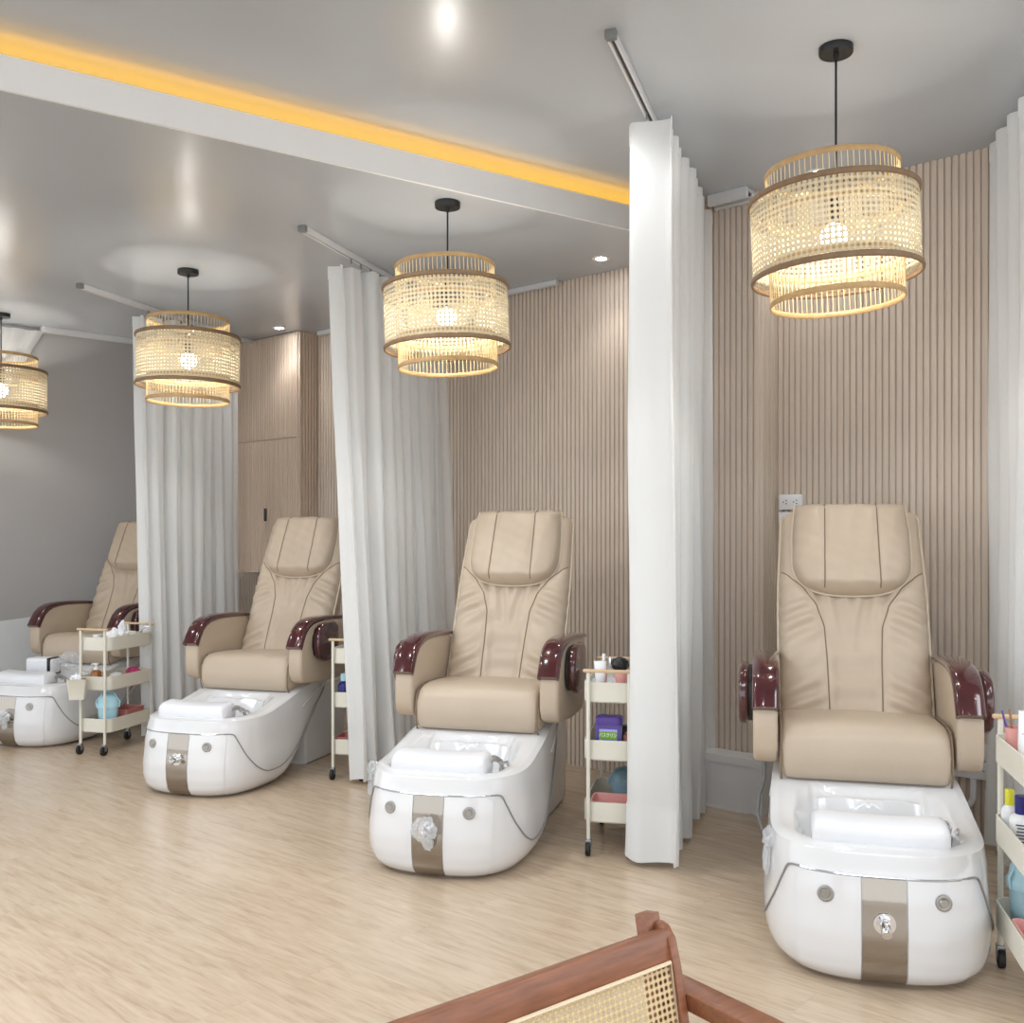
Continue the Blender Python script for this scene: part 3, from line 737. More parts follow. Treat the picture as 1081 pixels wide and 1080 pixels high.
    for sd in (-1, 1):
        bm = bmesh.new(); x0, x1 = (0.304, 0.392)
        extrude_poly(bm, [(0.66, 0.532), (0.615, 0.550), (0.592, 0.60)] + [(y + 0.006, z - 0.012) for y, z in arch] + [(1.16, 0.86), (1.17, 0.60), (1.12, 0.52), (0.9, 0.515)], x0 * sd, x1 * sd, 0.016, 4)
        am = link_bm('armrest', bm, M['leather'], r, angle=50)
        bm = bmesh.new(); lps = []
        cap = [(0.580, 0.742)] + arch[2:] + [(1.20, 0.885)]
        for i, (y, z) in enumerate(cap):
            a = cap[max(i - 1, 0)]; b = cap[min(i + 1, len(cap) - 1)]
            d = Vector((0, b[0] - a[0], b[1] - a[1])).normalized(); nn = Vector((0, -d.z, d.y))
            f = i / (len(cap) - 1); th = 0.012 + 0.016 * (1 - f); wd = 0.050
            cc = Vector((sd * 0.346, y, z)) - nn * (0.006 + 0.004 * (1 - f))
            sec = []
            for k in range(20):
                an = 2 * PI * k / 20; cx, sz = math.cos(an), math.sin(an)
                sec.append(cc + Vector((wd * math.copysign(abs(cx) ** 0.6, cx), 0, 0)) + nn * (th * math.copysign(abs(sz) ** 0.75, sz)))
            lps.append(sec)
        loft(bm, lps); link_bm('armrest_cap', bm, M['burgundy'], am, angle=60)
        bm = bmesh.new()
        pod = [(0.70, 0.74), (0.705, 0.80), (0.735, 0.85), (0.79, 0.873), (0.90, 0.876), (0.945, 0.85), (0.95, 0.74), (0.93, 0.68), (0.88, 0.652), (0.78, 0.650), (0.72, 0.68)]
        extrude_poly(bm, pod, sd * 0.411, sd * 0.447, 0.012, 4); pd = link_bm('side_holder', bm, M['burgundy'], am, angle=50)
        bm = bmesh.new(); extrude_poly(bm, [(0.5 * (y - 0.825) * 1.8 + 0.825, 0.5 * (z - 0.76) * 1.8 + 0.76) for y, z in pod], sd * 0.391, sd * 0.412, 0.003, 1); link_bm('holder_bracket', bm, M['black'], pd)
    return r
def make_knob(r):
    bm = bmesh.new(); p = hull_x(0, 0.52, 0.004)
    tube(bm, [p + Vector((0, 0.004, 0)), p + Vector((0, -0.006, 0))], 0.032, 24); tube(bm, [p, p + Vector((0, -0.02, 0))], 0.022, 20)
    tube(bm, [p + Vector((0, -0.018, 0)), p + Vector((0, -0.05, -0.004)), p + Vector((0.0, -0.066, -0.012))], lambda f: 0.016 - 0.002 * f, 14)
    rbox(bm, (p.x, p.y - 0.04, p.z + 0.016), (0.012, 0.030, 0.012), 0.004, 2)
    return link_bm('drain_knob', bm, M['chrome'], r)
def crumple(bm, c, s, seed, sub=3, amp=0.25):
    R = random.Random(seed); t = bmesh.new(); bmesh.ops.create_icosphere(t, subdivisions=sub, radius=1)
    ph = [R.uniform(0, 6) for _ in range(6)]
    for v in t.verts:
        p = v.co; k = 1 + amp * (math.sin(p.x * 7 + ph[0]) * math.sin(p.y * 9 + ph[1]) + 0.6 * math.sin(p.z * 11 + ph[2] + p.x * 5) + 0.5 * R.uniform(-.5, .5))
        v.co = Vector((p.x * s[0] * k, p.y * s[1] * k, p.z * s[2] * k)) + Vector(c)
    me = bpy.data.meshes.new('t'); t.to_mesh(me); t.free(); bm.from_mesh(me); bpy.data.meshes.remove(me)
def make_plastic_knob(r, seed):
    k = make_knob(r); p = hull_x(0, 0.53, 0.004)
    bm = bmesh.new(); crumple(bm, (p.x, p.y - 0.035, p.z), (0.050, 0.034, 0.050), seed, 4, 0.12); crumple(bm, (p.x + 0.012, p.y - 0.028, p.z - 0.05), (0.022, 0.012, 0.03), seed + 1, 3, 0.2)
    o = link_bm('plastic_cover', bm, M['clear'], k); o['label'] = 'crumpled clear plastic cover on the knob'
def side_plastic(r, seed, side=-1):
    bm = bmesh.new(); p = hull_y(0.22, 0.37, side, 0.0)
    crumple(bm, (p.x + side * 0.014, p.y, p.z + 0.01), (0.02, 0.035, 0.03), seed, 3, 0.25); crumple(bm, (p.x + side * 0.022, p.y, p.z - 0.06), (0.012, 0.022, 0.05), seed + 4, 3, 0.25)
    tube(bm, [(p.x, p.y, p.z + 0.02), (p.x + side * 0.02, p.y, p.z), (p.x + side * 0.028, p.y + 0.01, p.z - 0.10)], 0.005, 8)
    o = link_bm('hose_cover', bm, M['clear'], r); o['label'] = 'clear plastic wrapped hose end'
chair_data = [
    ((1.115, 2.978), 14.5, 'beige spa pedicure chair nearest the camera, under the rightmost pendant'),
    ((-0.335, 3.96), 16.0, 'beige spa pedicure chair left of the foreground curtain, second nearest'),
    ((-1.758, 5.23), 18.0, 'beige spa pedicure chair between the second and third white curtains'),
    ((-3.300, 6.50), 18.0, 'farthest beige spa pedicure chair against the grey wall at the left'),
]
ch0 = make_spa_chair(); chairs = []
for i, (p, az, lab) in enumerate(chair_data):
    o = ch0 if i == 0 else copy_tree(ch0)
    o.location = (p[0], p[1], 0.0); o.rotation_euler = (0, 0, -math.radians(az))
    tag(o, lab, 'spa chair', 'pedicure spa chairs along the slatted wall'); chairs.append(o)
make_knob(chairs[0]); make_knob(chairs[2]); make_plastic_knob(chairs[1], 3); make_plastic_knob(chairs[3], 8)
side_plastic(chairs[0], 21); side_plastic(chairs[1], 33)
# grey supply hose of the nearest chair
bm = bmesh.new()
def cw(ch, x, y, z):
    a = ch.rotation_euler.z; return (ch.location.x + x * math.cos(a) - y * math.sin(a), ch.location.y + x * math.sin(a) + y * math.cos(a), ch.location.z + z)
tube(bm, [cw(chairs[0], *p) for p in ((-.352, .96, .53), (-.352, .96, .46), (-.353, .95, .40), (-.372, .93, .34), (-.378, .92, .27), (-.362, .90, .22), (-.350, .89, .20))], 0.007, 8)
tag(link_bm('supply_hose', bm, M['rail_grey']), 'thin grey hose looping down the left side of the nearest spa chair', 'hose')

# ------------------------------------------------------------------ trolleys
def make_trolley():
    r = empty('trolley', (0, 0, 0))
    TW, TD = 0.112, 0.235
    for z0 in (0.655, 0.405, 0.137):
        bm = bmesh.new(); h = 0.088; rr = 0.045
        loft(bm, [rrect(TW - .006, TD - .006, rr, z0), rrect(TW, TD, rr, z0 + .006), rrect(TW, TD, rr, z0 + h), rrect(TW - .003, TD - .003, rr - .003, z0 + h + .001), rrect(TW - .006, TD - .006, rr - .006, z0 + h), rrect(TW - .006, TD - .006, rr - .006, z0 + .008)])
        link_bm('tray', bm, M['cream_metal'], r, angle=30)
    for sy in (-1, 1):
        for sx in (-1, 1):
            bm = bmesh.new(); tube(bm, [(sx * 0.088, sy * (TD + 0.010), 0.068), (sx * 0.088, sy * (TD + 0.010), 0.787)], 0.0088, 12); lg = link_bm('leg', bm, M['cream_metal'], r)
            x, y = sx * 0.088, sy * (TD + 0.010)
            bm = bmesh.new(); rbox(bm, (x, y, 0.062), (0.026, 0.030, 0.014), 0.003, 2)
            for k in (-1, 1): rbox(bm, (x + k * 0.012, y - 0.006, 0.046), (0.003, 0.022, 0.038), 0.001, 1)
            cs = link_bm('caster_fork', bm, M['grey_metal'], lg)
            bm = bmesh.new(); tube(bm, [(x - 0.009, y - 0.008, 0.029), (x + 0.009, y - 0.008, 0.029)], 0.029, 24); link_bm('caster_wheel', bm, M['rubber'], lg)
        bm = bmesh.new(); rbox(bm, (0, sy * (TD + 0.012), 0.794), (0.222, 0.024, 0.014), 0.005, 3); link_bm('handle_bar', bm, M['handle_wood'], r)
    return r
tr0 = make_trolley(); trol = []
trolley_data = [
    ((1.580, 2.905), 14, 'cream three-tier trolley cut by the right edge beside the nearest spa chair'),
    ((0.466, 4.51), 12, 'cream three-tier trolley half hidden by the foreground curtain'),
    ((-0.885, 5.88), 11, 'cream three-tier trolley almost hidden behind the curtain left of the middle pendant'),
    ((-2.600, 6.545), 14, 'cream three-tier trolley with a white bin hooked on it, at the left'),
]
for i, (p, az, lab) in enumerate(trolley_data):
    o = tr0 if i == 0 else copy_tree(tr0)
    o.location = (p[0], p[1], 0.0); o.rotation_euler = (0, 0, -math.radians(az)); tag(o, lab, 'trolley', 'three-tier trolleys beside the spa chairs'); trol.append(o)
Z1, Z2, Z3 = 0.6632, 0.4132, 0.1452
def put(o, ti, x, y, z, rz=0):
    o.location = cw(trol[ti], x, y, z); o.rotation_euler = (0, 0, trol[ti].rotation_euler.z + rz); return o
def solo(name, bm, m, label, cat, **k):
    o = link_bm(name, bm, m, angle=k.get('angle', 40)); return tag(o, label, cat)
def basket(m, w, d, h, label, ti, x, y, z, rz=0, ribs=True, name='basket'):
    bm = bmesh.new(); loft(bm, [rrect(w * .9, d * .9, .015, 0), rrect(w, d, .018, h), rrect(w + .004, d + .004, .02, h), rrect(w + .004, d + .004, .02, h + .005), rrect(w - .003, d - .003, .015, h + .004), rrect(w * .9 - .003, d * .9 - .003, .012, .003)])
    if ribs:
        for k in range(4):
            f = 0.2 + k * 0.19; tube(bm, rrect(w * (.9 + .1 * f) + .0015, d * (.9 + .1 * f) + .0015, .017, h * f, 3), .0016, 5, closed=True)
    return put(solo(name, bm, m, label, 'basket'), ti, x, y, z, rz)
def lidded_bin(m, R_, h, label, ti, x, y, z):
    r = empty('lidded_bin', (0, 0, 0), 0, label, 'bin')
    bm = bmesh.new(); lathe(bm, [(R_ * .82, 0), (R_ * .86, .004), (R_, h * .62), (R_, h * .66)], 36); link_bm('bin_body', bm, m, r)
    bm = bmesh.new(); lathe(bm, [(R_ + .006, h * .60), (R_ + .007, h * .70), (R_ + .001, h * .74), (R_ * .93, h * .86), (R_ * .6, h * .96), (0.001, h)], 36, cap1=False, cap0=False); l = link_bm('bin_lid', bm, m, r)
    bm = bmesh.new(); tube(bm, [(-(R_ + .008), 0, h * .60), (-(R_ + .012), 0, h * .75), (-R_ * .6, -.0, h * .99), (0, 0, h * 1.03), (R_ * .6, 0, h * .99), (R_ + .012, 0, h * .75), (R_ + .008, 0, h * .60)], .004, 8); link_bm('bin_handle', bm, m, l)
    return put(r, ti, x, y, z, 0.4)
def bottle(body, capm, R_, h, label, ti, x, y, z, pump=False, caph=0.03, name='bottle', sq=False, rz=0):
    r = empty(name, (0, 0, 0), 0, label, 'bottle')
    bm = bmesh.new(); lathe(bm, [(R_ * .9, 0), (R_, .005), (R_, h * .75), (R_ * .85, h * .83), (R_ * .45, h * .9), (R_ * .42, h)], 24); link_bm('bottle_body', bm, body, r)
    bm = bmesh.new()
    if pump:
        lathe(bm, [(R_ * .5, h - .008), (R_ * .5, h + .008), (R_ * .2, h + .010), (R_ * .2, h + .024), (R_ * .5, h + .025), (R_ * .5, h + .034)], 20); tube(bm, [(0, 0, h + .03), (-.03, 0, h + .028), (-.036, 0, h + .02)], .004, 8)
    else: lathe(bm, [(R_ * .55, h - .012), (R_ * .56, h + caph - .002), (R_ * .50, h + caph)], 20)
    link_bm('bottle_cap', bm, capm, r)
    return put(r, ti, x, y, z, rz)

# trolley beside the foreground curtain (index 1)
bm = bmesh.new(); loft(bm, [rrect(.085, .12, .02, 0), rrect(.10, .135, .025, .062), rrect(.103, .138, .026, .062), rrect(.097, .132, .023, .064), rrect(.082, .117, .018, .004)])
put(solo('tray_insert', bm, M['white_plastic'], 'white plastic tray lying in the top tier beside the foreground curtain', 'tray'), 1, 0, -.085, Z1)
bm = bmesh.new(); r = empty('cream_tube', (0, 0, 0), 0, 'white squeeze tube standing at the front of the top tier', 'tube')
loft(bm, [[(math.cos(a) * .017, math.sin(a) * .017, .02) for a in [2 * PI * k / 20 for k in range(20)]], [(math.cos(a) * .024, math.sin(a) * .016, .08) for a in [2 * PI * k / 20 for k in range(20)]], [(math.cos(a) * .029, math.sin(a) * .002, .135) for a in [2 * PI * k / 20 for k in range(20)]]]); link_bm('tube_body', bm, M['white_plastic'], r)
bm = bmesh.new(); lathe(bm, [(.018, 0), (.018, .022)], 20); link_bm('tube_cap', bm, M['white_plastic'], r)
put(r, 1, -.045, -.17, Z1 + .030)
bottle(M['clear'], M['chrome'], .016, .125, 'tall clear bottle behind the white tube on the top tier', 1, -.005, -.13, Z1 + .035, caph=.02)
bottle(M['pink'], M['white_plastic'], .014, .13, 'slim pink bottle standing behind the white tube and the clear bottle', 1, -.038, -.10, Z1 + .040, caph=.02)
bm = bmesh.new(); lathe(bm, [(.024, 0), (.03, .06), (.031, .085), (.028, .085), (.022, .005)], 28, cap1=True); put(solo('cup', bm, M['pink'], 'pink cup holding a black brush on the top tier', 'cup'), 1, .048, -.16, Z1 + .030)
r = empty('brush', (0, 0, 0), 0, 'fluffy black brush sticking out of the pink cup', 'brush')
bm = bmesh.new(); lathe(bm, [(.006, .02), (.007, .09), (.010, .10)], 12); link_bm('brush_handle', bm, M['black'], r)
bm = bmesh.new(); crumple(bm, (-.006, 0, .120), (.038, .028, .032), 5, 4, .06); link_bm('brush_head', bm, M['black'], r); put(r, 1, .046, -.16, Z1 + .032)
bm = bmesh.new(); lathe(bm, [(.011, 0), (.011, .045), (.006, .048), (.006, .075)], 14); put(solo('polish_bottle', bm, M['white_plastic'], 'small white nail polish bottle right of the pink cup', 'bottle'), 1, .088, -.18, Z1)
# purple bath salt tub
r = empty('bath_salt_tub', (0, 0, 0), 0, 'purple tub with a green label standing on the middle tier', 'tub')
bm = bmesh.new(); loft(bm, [rrect(.046, .032, .018, 0), rrect(.049, .035, .02, .006), rrect(.049, .035, .02, .108), rrect(.046, .032, .018, .112)]); link_bm('tub_body', bm, M['lilac'], r)
bm = bmesh.new(); loft(bm, [rrect(.052, .038, .021, .108), rrect(.053, .039, .022, .112), rrect(.053, .039, .022, .132), rrect(.048, .035, .02, .136)]); link_bm('tub_lid', bm, M['purple'], r)
bm = bmesh.new()
for sx in (-1, 1): rbox(bm, (sx * .043, -.0345, .055), (.013, .004, .104), .001, 1)
rbox(bm, (0, -.0345, .101), (.08, .004, .012), .001, 1); rbox(bm, (0, -.0345, .008), (.08, .004, .014), .001, 1); link_bm('tub_border', bm, M['purple'], r)
bm = bmesh.new(); loft(bm, [[(x, -.0355, .074 + z - .0) for x, z, _ in [(a, b, 0) for a, b, _ in rrect(.037, .0125, .010, 0)]], [(x, -.0385, .074 + z) for x, z in [(a, b) for a, b, _ in rrect(.036, .012, .010, 0)]]]); gl = link_bm('green_label', bm, M['green'], r)
def text_mesh(s, size, name, m, parent, loc, rot=(PI / 2, 0, 0), ext=0.0004, sx=1.0):
    cu = bpy.data.curves.new(name, 'FONT'); cu.body = s; cu.size = size; cu.extrude = ext; cu.align_x = 'CENTER'; cu.align_y = 'CENTER'; cu.offset = size * 0.015
    t = bpy.data.objects.new(name, cu); C.objects.link(t); bpy.context.view_layer.update()
    me = bpy.data.meshes.new_from_object(t.evaluated_get(bpy.context.evaluated_depsgraph_get())); bpy.data.objects.remove(t); bpy.data.curves.remove(cu)
    o = bpy.data.objects.new(name, me); C.objects.link(o); me.materials.clear(); me.materials.append(m); o.parent = parent; o.location = loc; o.rotation_euler = rot; o.scale = (sx, 1, 1); return o
text_mesh('バスクリン', .0165, 'lettering', M['white_plastic'], r, (0, -.0392, .0745), sx=0.86)
text_mesh('薬用入浴剤', .011, 'lettering', M['white_plastic'], r, (0, -.0362, .045), sx=0.95)
put(r, 1, -.006, -.165, Z2, -.05); r.scale = (1.1, 1.0, 1.30)
bm = bmesh.new(); rbox(bm, (0, 0, .048), (.038, .09, .096), .006, 2); put(solo('storage_box', bm, M['dusty'], 'dusty red box right of the purple tub on the middle tier', 'box'), 1, .074, -.13, Z2)
bm = bmesh.new(); R_ = random.Random(4)
tube(bm, [(.02, .02, .10), (.05, 0, .145), (.075, -.03, .15), (.10, -.05, .13)], .004, 6); lathe(bm, [(.028, 0), (.028, .10), (.02, .11)], 20)
put(solo('hair_dryer', bm, M['black'], 'black handheld tool behind the purple tub on the middle tier', 'tool'), 1, .045, -.02, Z2)
basket(M['pink'], .080, .075, .075, 'pink ribbed basket on the lowest tier beside the foreground curtain', 1, -.003, -.135, Z3)
lidded_bin(M['teal'], .062, .175, 'slate blue lidded bin behind the pink basket', 1, .040, .03, Z3)

# left trolley (index 3)
r = empty('hanging_bin', (0, 0, 0), 0, 'small white bin hooked on the left trolley, tissue inside', 'bin')
bm = bmesh.new(); loft(bm, [rrect(.045, .035, .012, 0), rrect(.058, .048, .014, .125), rrect(.060, .050, .014, .127), rrect(.055, .045, .012, .127), rrect(.043, .033, .010, .004)]); link_bm('bin_body', bm, M['cream_metal'], r)
bm = bmesh.new(); rbox(bm, (.02, .048, .125), (.06, .020, .008), .002, 1); link_bm('bin_hook', bm, M['handle_wood'], r)
put(r, 3, -.055, -.320, .362, .5)
bm = bmesh.new(); crumple(bm, (0, 0, 0), (.036, .028, .035), 6, 3, .3); put(solo('tissue', bm, M['tissue'], 'crumpled white tissue in the small hooked bin', 'tissue'), 3, -.065, -.320, .478)
bottle(M['amber'], M['white_plastic'], .033, .105, 'amber pump bottle on the middle tier of the left trolley', 3, -.015, -.19, Z2 + .022, pump=True)
bm = bmesh.new(); rbox(bm, (0, 0, .011), (.075, .07, .022), .004, 2); put(solo('storage_box', bm, M['white_plastic'], 'flat white box under the amber pump bottle', 'box'), 3, -.015, -.19, Z2)
bm = bmesh.new(); crumple(bm, (0, 0, .055), (.046, .055, .048), 9, 4, .08); put(solo('cloth', bm, M['magenta'], 'magenta cloth bundle on the middle tier of the left trolley', 'cloth'), 3, .04, .12, Z2)
bm = bmesh.new(); crumple(bm, (0, 0, .045), (.042, .05, .038), 19, 4, .1); put(solo('cloth', bm, M['tissue'], 'pale cloth beside the magenta bundle', 'cloth'), 3, .02, -.04, Z2)
bm = bmesh.new(); crumple(bm, (0, 0, .06), (.060, .09, .055), 29, 4, .18); crumple(bm, (.02, .03, .115), (.02, .03, .05), 31, 3, .25); put(solo('tissue_pile', bm, M['tissue'], 'heap of white tissue in the top tier of the left trolley', 'tissue'), 3, .015, -.02, Z1)
bm = bmesh.new(); lathe(bm, [(.024, 0), (.024, .09), (.020, .095)], 20); put(solo('jar', bm, M['white_plastic'], 'white jar at the front of the top tier of the left trolley', 'jar'), 3, -.01, -.19, Z1)
bm = bmesh.new(); tube(bm, [(0, 0, .08), (.03, .02, .12), (.06, .03, .115)], .007, 8); lathe(bm, [(.02, 0), (.022, .09)], 16); put(solo('metal_tool', bm, M['chrome'], 'shiny metal tool behind the tissue heap', 'tool'), 3, .07, .14, Z1)
lidded_bin(M['sky'], .062, .235, 'light blue lidded bin on the lowest tier of the left trolley', 3, .035, -.14, Z3)
basket(M['dusty'], .075, .10, .105, 'dusty red basket behind the light blue bin', 3, .025, .06, Z3)
bm = bmesh.new(); rbox(bm, (0, 0, .035), (.05, .05, .07), .005, 2); put(solo('storage_box', bm, M['rail_grey'], 'small grey box at the left end of the lowest tier', 'box'), 3, -.065, -.17, Z3)

# hidden trolley (index 2)
bottle(M['navy'], M['sky'], .035, .15, 'blue bottle on the trolley behind the second curtain', 2, -.05, -.17, Z2)
basket(M['dusty'], .085, .075, .085, 'dusty pink basket on the lowest tier behind the second curtain', 2, -.005, -.14, Z3)
bm = bmesh.new(); crumple(bm, (0, 0, .05), (.05, .06, .042), 41, 4, .15); put(solo('tissue_pile', bm, M['tissue'], 'white tissue in the top tier behind the second curtain', 'tissue'), 2, -.02, -.13, Z1)

# right trolley (index 0)
bm = bmesh.new(); lathe(bm, [(.030, 0), (.036, .11), (.037, .115), (.034, .115), (.028, .005)], 28); put(solo('pen_cup', bm, M['pink'], 'pink cup of pens on the top tier of the right trolley', 'cup'), 0, -.060, .150, Z1)
for k, (dx, dy, m_, lab) in enumerate(((-.022, .0, 'purple', 'purple pen leaning in the pink cup'), (-.008, .016, 'brown', 'brown wooden stick in the pink cup'), (.010, -.008, 'white_plastic', 'white pen in the pink cup'))):
    bm = bmesh.new(); tube(bm, [(0, 0, 0), (dx * 1.7, dy * 1.6, .155)], lambda f: 0.0055 if f < .9 else .003, 8); put(solo('pen', bm, M[m_], lab, 'pen'), 0, -.060 + dx * .3, .150 + dy * .3, Z1 + .01)
r = empty('refill_pouch', (0, 0, 0), 0, 'white printed pouch in the top tier of the right trolley', 'pouch')
bm = bmesh.new(); loft(bm, [rrect(.045, .026, .02, 0), rrect(.047, .024, .018, .08), rrect(.047, .004, .003, .165), rrect(.047, .003, .002, .18)]); link_bm('pouch_body', bm, M['white_plastic'], r)
bm = bmesh.new()
for k in range(9): rbox(bm, (-.006 + .004 * (k % 2), -.0225 + .0012 * k, .035 + k * .013), (.055 - .012 * (k % 3), .002, .0028))
link_bm('pouch_print', bm, M['redink'], r, smooth=False)
put(r, 0, -.035, .045, Z1, -.5)
bm = bmesh.new(); tube(bm, [(0, 0, 0), (0, 0, .19)], .004, 8); tube(bm, [(0, 0, .15), (.004, 0, .215)], .006, 10); put(solo('metal_tool', bm, M['chrome'], 'slim steel tool standing behind the white pouch', 'tool'), 0, -.012, .09, Z1)
bottle(M['white_plastic'], M['navy'], .036, .12, 'white bottle with a navy cap on the middle tier of the right trolley', 0, -.055, .120, Z2, caph=.042)
bottle(M['white_plastic'], M['yellow'], .024, .13, 'slim bottle with a yellow cap left of the navy capped bottle', 0, -.075, .185, Z2, caph=.035)
bm = bmesh.new()
for k in range(7): rbox(bm, (0, 0, .008 + k * .010), (.030 - .004 * (k % 3), .0022, .0035))
o = link_bm('bottle_print', bm, M['ink'], [x for x in bpy.data.objects if x.get('label', '').startswith('white bottle with a navy')][0], smooth=False); o.location = (-.010, -.0365, .012); o.rotation_euler = (0, 0, -0.25)
bm = bmesh.new(); lathe(bm, [(.03, 0), (.033, .10), (.025, .12), (.012, .13)], 24); put(solo('bottle', bm, M['lilac'], 'lilac bottle right of the navy capped bottle', 'bottle'), 0, .03, .16, Z2)
lidded_bin(M['aqua'], .066, .245, 'soft blue lidded bin on the lowest tier of the right trolley', 0, -.022, .135, Z3)
basket(M['pink'], .075, .085, .075, 'pink basket in front of the soft blue bin on the right trolley', 0, -.025, -.04, Z3)

# things on the farthest chair's foot rest
bm = bmesh.new(); crumple(bm, (0, 0, .055), (.07, .06, .055), 51, 4, .16)
o = solo('plastic_bag', bm, M['clear'], 'clear plastic wrap on the foot rest of the farthest chair', 'bag'); o.location = cw(chairs[3], .12, .43, .48)
bm = bmesh.new(); rbox(bm, (0, 0, .06), (.20, .12, .11), .02, 3)
o = solo('folded_towel', bm, M['tissue'], 'white folded towel with a black strap on the farthest basin', 'towel'); o.location = cw(chairs[3], -.10, .42, .43); o.rotation_euler = (0, 0, -.2)
bm = bmesh.new(); rbox(bm, (.082, 0, .06), (.022, .125, .116), .004, 2); link_bm('strap', bm, M['black'], o)
# cable on the floor behind chair three's curtain
bm = bmesh.new(); tube(bm, [(-1.2, 6.3, .02), (-1.12, 6.2, .015), (-1.02, 6.18, .02)], .05, 10); bm.free()

# ------------------------------------------------------------------ wooden armchair in the foreground
fx = Vector((0.783, 0.621)); fy = Vector((-0.621, 0.783))     # local +x along the back, local -y forward
WDT = 0.36
ctrp = Vector((0.268, 1.69)) - fx * WDT
r = empty('wooden_armchair', (ctrp.x, ctrp.y, 0), math.atan2(fx.y, fx.x), 'reddish wooden armchair with a woven cane back at the bottom edge', 'armchair')
lean_ = 0.20
def byy(z): return (z - 0.70) * lean_          # back plane y at height z (leans to +y upward)
bm = bmesh.new(); rt = Matrix.Rotation(-math.atan(lean_), 4, 'X')
rbox(bm, (0, byy(0.672), 0.672), (0.70, 0.024, 0.054), 0.006, 3, rt); link_bm('back_rail', bm, M['redwood'], r)
bm = bmesh.new(); rbox(bm, (0, byy(0.40), 0.40), (0.66, 0.024, 0.06), 0.006, 3, rt); link_bm('back_rail', bm, M['redwood'], r)
for sx in (-1, 1):
    bm = bmesh.new(); extrude_poly(bm, [(byy(.34) - .018, .34), (byy(.5) - .020, .5), (byy(.64) - .020, .64), (byy(.685) - .016, .685), (byy(.703) - .004, .703), (byy(.706) + .012, .706), (byy(.70) + .020, .69), (byy(.5) + .014, .5), (byy(.34) + .014, .34)], sx * 0.337, sx * 0.356, 0.004, 2); link_bm('back_stile', bm, M['redwood'], r)
    bm = bmesh.new(); rbox(bm, (sx * (0.339), byy(0.46) + .034, 0.475), (0.032, 0.030, 0.49), 0.003, 2, rt); link_bm('back_post', bm, M['redwood'], r)
    bm = bmesh.new(); rbox(bm, (sx * 0.385, -0.215, 0.578), (0.054, 0.50, 0.030), 0.004, 2, Matrix.Rotation(0.02, 4, 'X')); link_bm('arm', bm, M['redwood'], r)
    bm = bmesh.new(); tube(bm, [(sx * 0.380, -0.44, 0), (sx * 0.380, -0.42, 0.565)], 0.017, 12); link_bm('leg', bm, M['redwood'], r)
    bm = bmesh.new(); tube(bm, [(sx * 0.372, 0.10, 0), (sx * 0.372, -0.03, 0.38), (sx * 0.372, 0.0, 0.565)], 0.017, 12); link_bm('leg', bm, M['redwood'], r)
    bm = bmesh.new(); rbox(bm, (sx * 0.365, -0.22, 0.35), (0.022, 0.46, 0.05), 0.005, 2); link_bm('seat_rail', bm, M['redwood'], r)
bm = bmesh.new(); rbox(bm, (0, -0.44, 0.36), (0.74, 0.024, 0.05), 0.005, 2); rbox(bm, (0, 0.0, 0.34), (0.72, 0.024, 0.05), 0.005, 2); link_bm('seat_frame', bm, M['redwood'], r)
def cane_panel(name, co, uvs):
    bm = bmesh.new(); uvl = bm.loops.layers.uv.new('UVMap'); f = bm.faces.new([bm.verts.new(c) for c in co])
    for l, uv in zip(f.loops, uvs): l[uvl].uv = uv
    return link_bm(name, bm, M['cane_chair'], r, smooth=False)
za, zb = 0.425, 0.650
cp = cane_panel('cane_back', [(-.335, byy(za) - .012, za), (.335, byy(za) - .012, za), (.335, byy(zb) - .012, zb), (-.335, byy(zb) - .012, zb)], [(0, 0), (.67, 0), (.67, .230), (0, .230)])
cane_panel('cane_seat', [(-.35, -.43, .368), (.35, -.43, .368), (.35, -.01, .35), (-.35, -.01, .35)], [(0, 0), (.6, 0), (.6, .42), (0, .42)])
bm = bmesh.new(); tube(bm, [(-.334, byy(za) - .015, za), (.334, byy(za) - .015, za), (.334, byy(zb) - .015, zb), (-.334, byy(zb) - .015, zb)], 0.0035, 6, closed=True)
link_bm('cane_border', bm, mat('pale_cane_edge', rgb(226, 206, 176), .5, var=.05), cp)

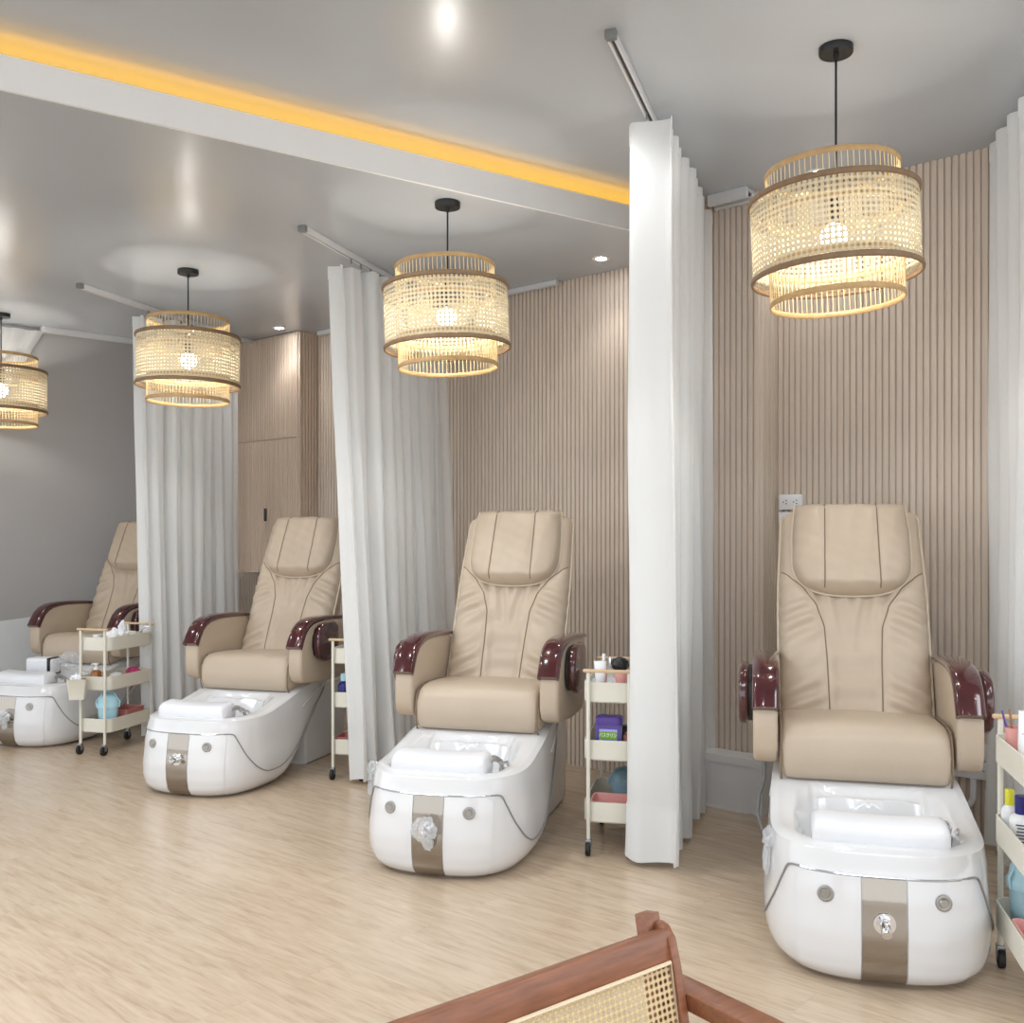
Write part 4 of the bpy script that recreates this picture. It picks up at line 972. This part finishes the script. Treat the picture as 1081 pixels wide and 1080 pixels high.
# ------------------------------------------------------------------ camera, world, lights
cam = bpy.data.cameras.new('camera'); co = bpy.data.objects.new('camera', cam); C.objects.link(co)
co.location = (0, 0, H); co.rotation_euler = (PI / 2, 0, 0)
cam.sensor_fit = 'HORIZONTAL'; cam.sensor_width = 36; cam.lens = F / 1081 * 36; cam.shift_y = 32 / 1081; cam.clip_start = 0.05
bpy.context.scene.camera = co
w = bpy.data.worlds.new('world'); bpy.context.scene.world = w; w.use_nodes = True
bg = w.node_tree.nodes['Background']; bg.inputs[0].default_value = (0.90, 0.95, 1.0, 1); bg.inputs[1].default_value = 2.1
def area(loc, rot, sx, sy, e, col=(1, 1, 1)):
    l = bpy.data.lights.new('area_light', 'AREA'); l.shape = 'RECTANGLE'; l.size = sx; l.size_y = sy; l.energy = e; l.color = col
    o = bpy.data.objects.new('area_light', l); C.objects.link(o); o.location = loc; o.rotation_euler = rot; return o
area((0.4, 0.6, HI - 0.03), (0, 0, 0), 2.4, 1.2, 50, (0.93, 0.97, 1.0))
area((-2.6, 2.6, LO - 0.03), (0, 0, 0), 1.6, 1.6, 70, (0.93, 0.97, 1.0))
area((2.8, 1.6, HI - 0.03), (0, 0, 0), 1.0, 1.6, 30, (0.93, 0.97, 1.0))
def spot(x, y, z, e):  # added fill lamp without a fitting, brightens the bays further left
    l = bpy.data.lights.new('bay_fill_spot', 'SPOT'); l.energy = e; l.spot_size = math.radians(150); l.spot_blend = 1.0; l.shadow_soft_size = 0.06; l.color = (0.95, 0.98, 1.0)
    o = bpy.data.objects.new('bay_fill_spot', l); C.objects.link(o); o.location = (x, y, z - 0.03)
for (x, y, z) in ((0.2, 2.0, HI), (1.3, 1.5, HI), (2.2, 2.0, HI), (0.6, 0.9, HI), (-1.8, 2.1, LO), (-3.2, 2.6, LO), (-4.2, 3.9, LO)):
    downlight(x, y, z, 'recessed downlight in the ceiling above and behind the viewpoint', 'downlights above and behind the viewpoint')
for (x, y, z, e) in ((-0.9, 3.9, LO, 38), (-2.2, 4.6, LO, 34), (-3.6, 5.6, LO, 22), (0.3, 4.0, HI, 20)): spot(x, y, z, e)
vs = bpy.context.scene.view_settings; vs.view_transform = 'Standard'; vs.look = 'None'; vs.exposure = 0.0; vs.gamma = 1.0
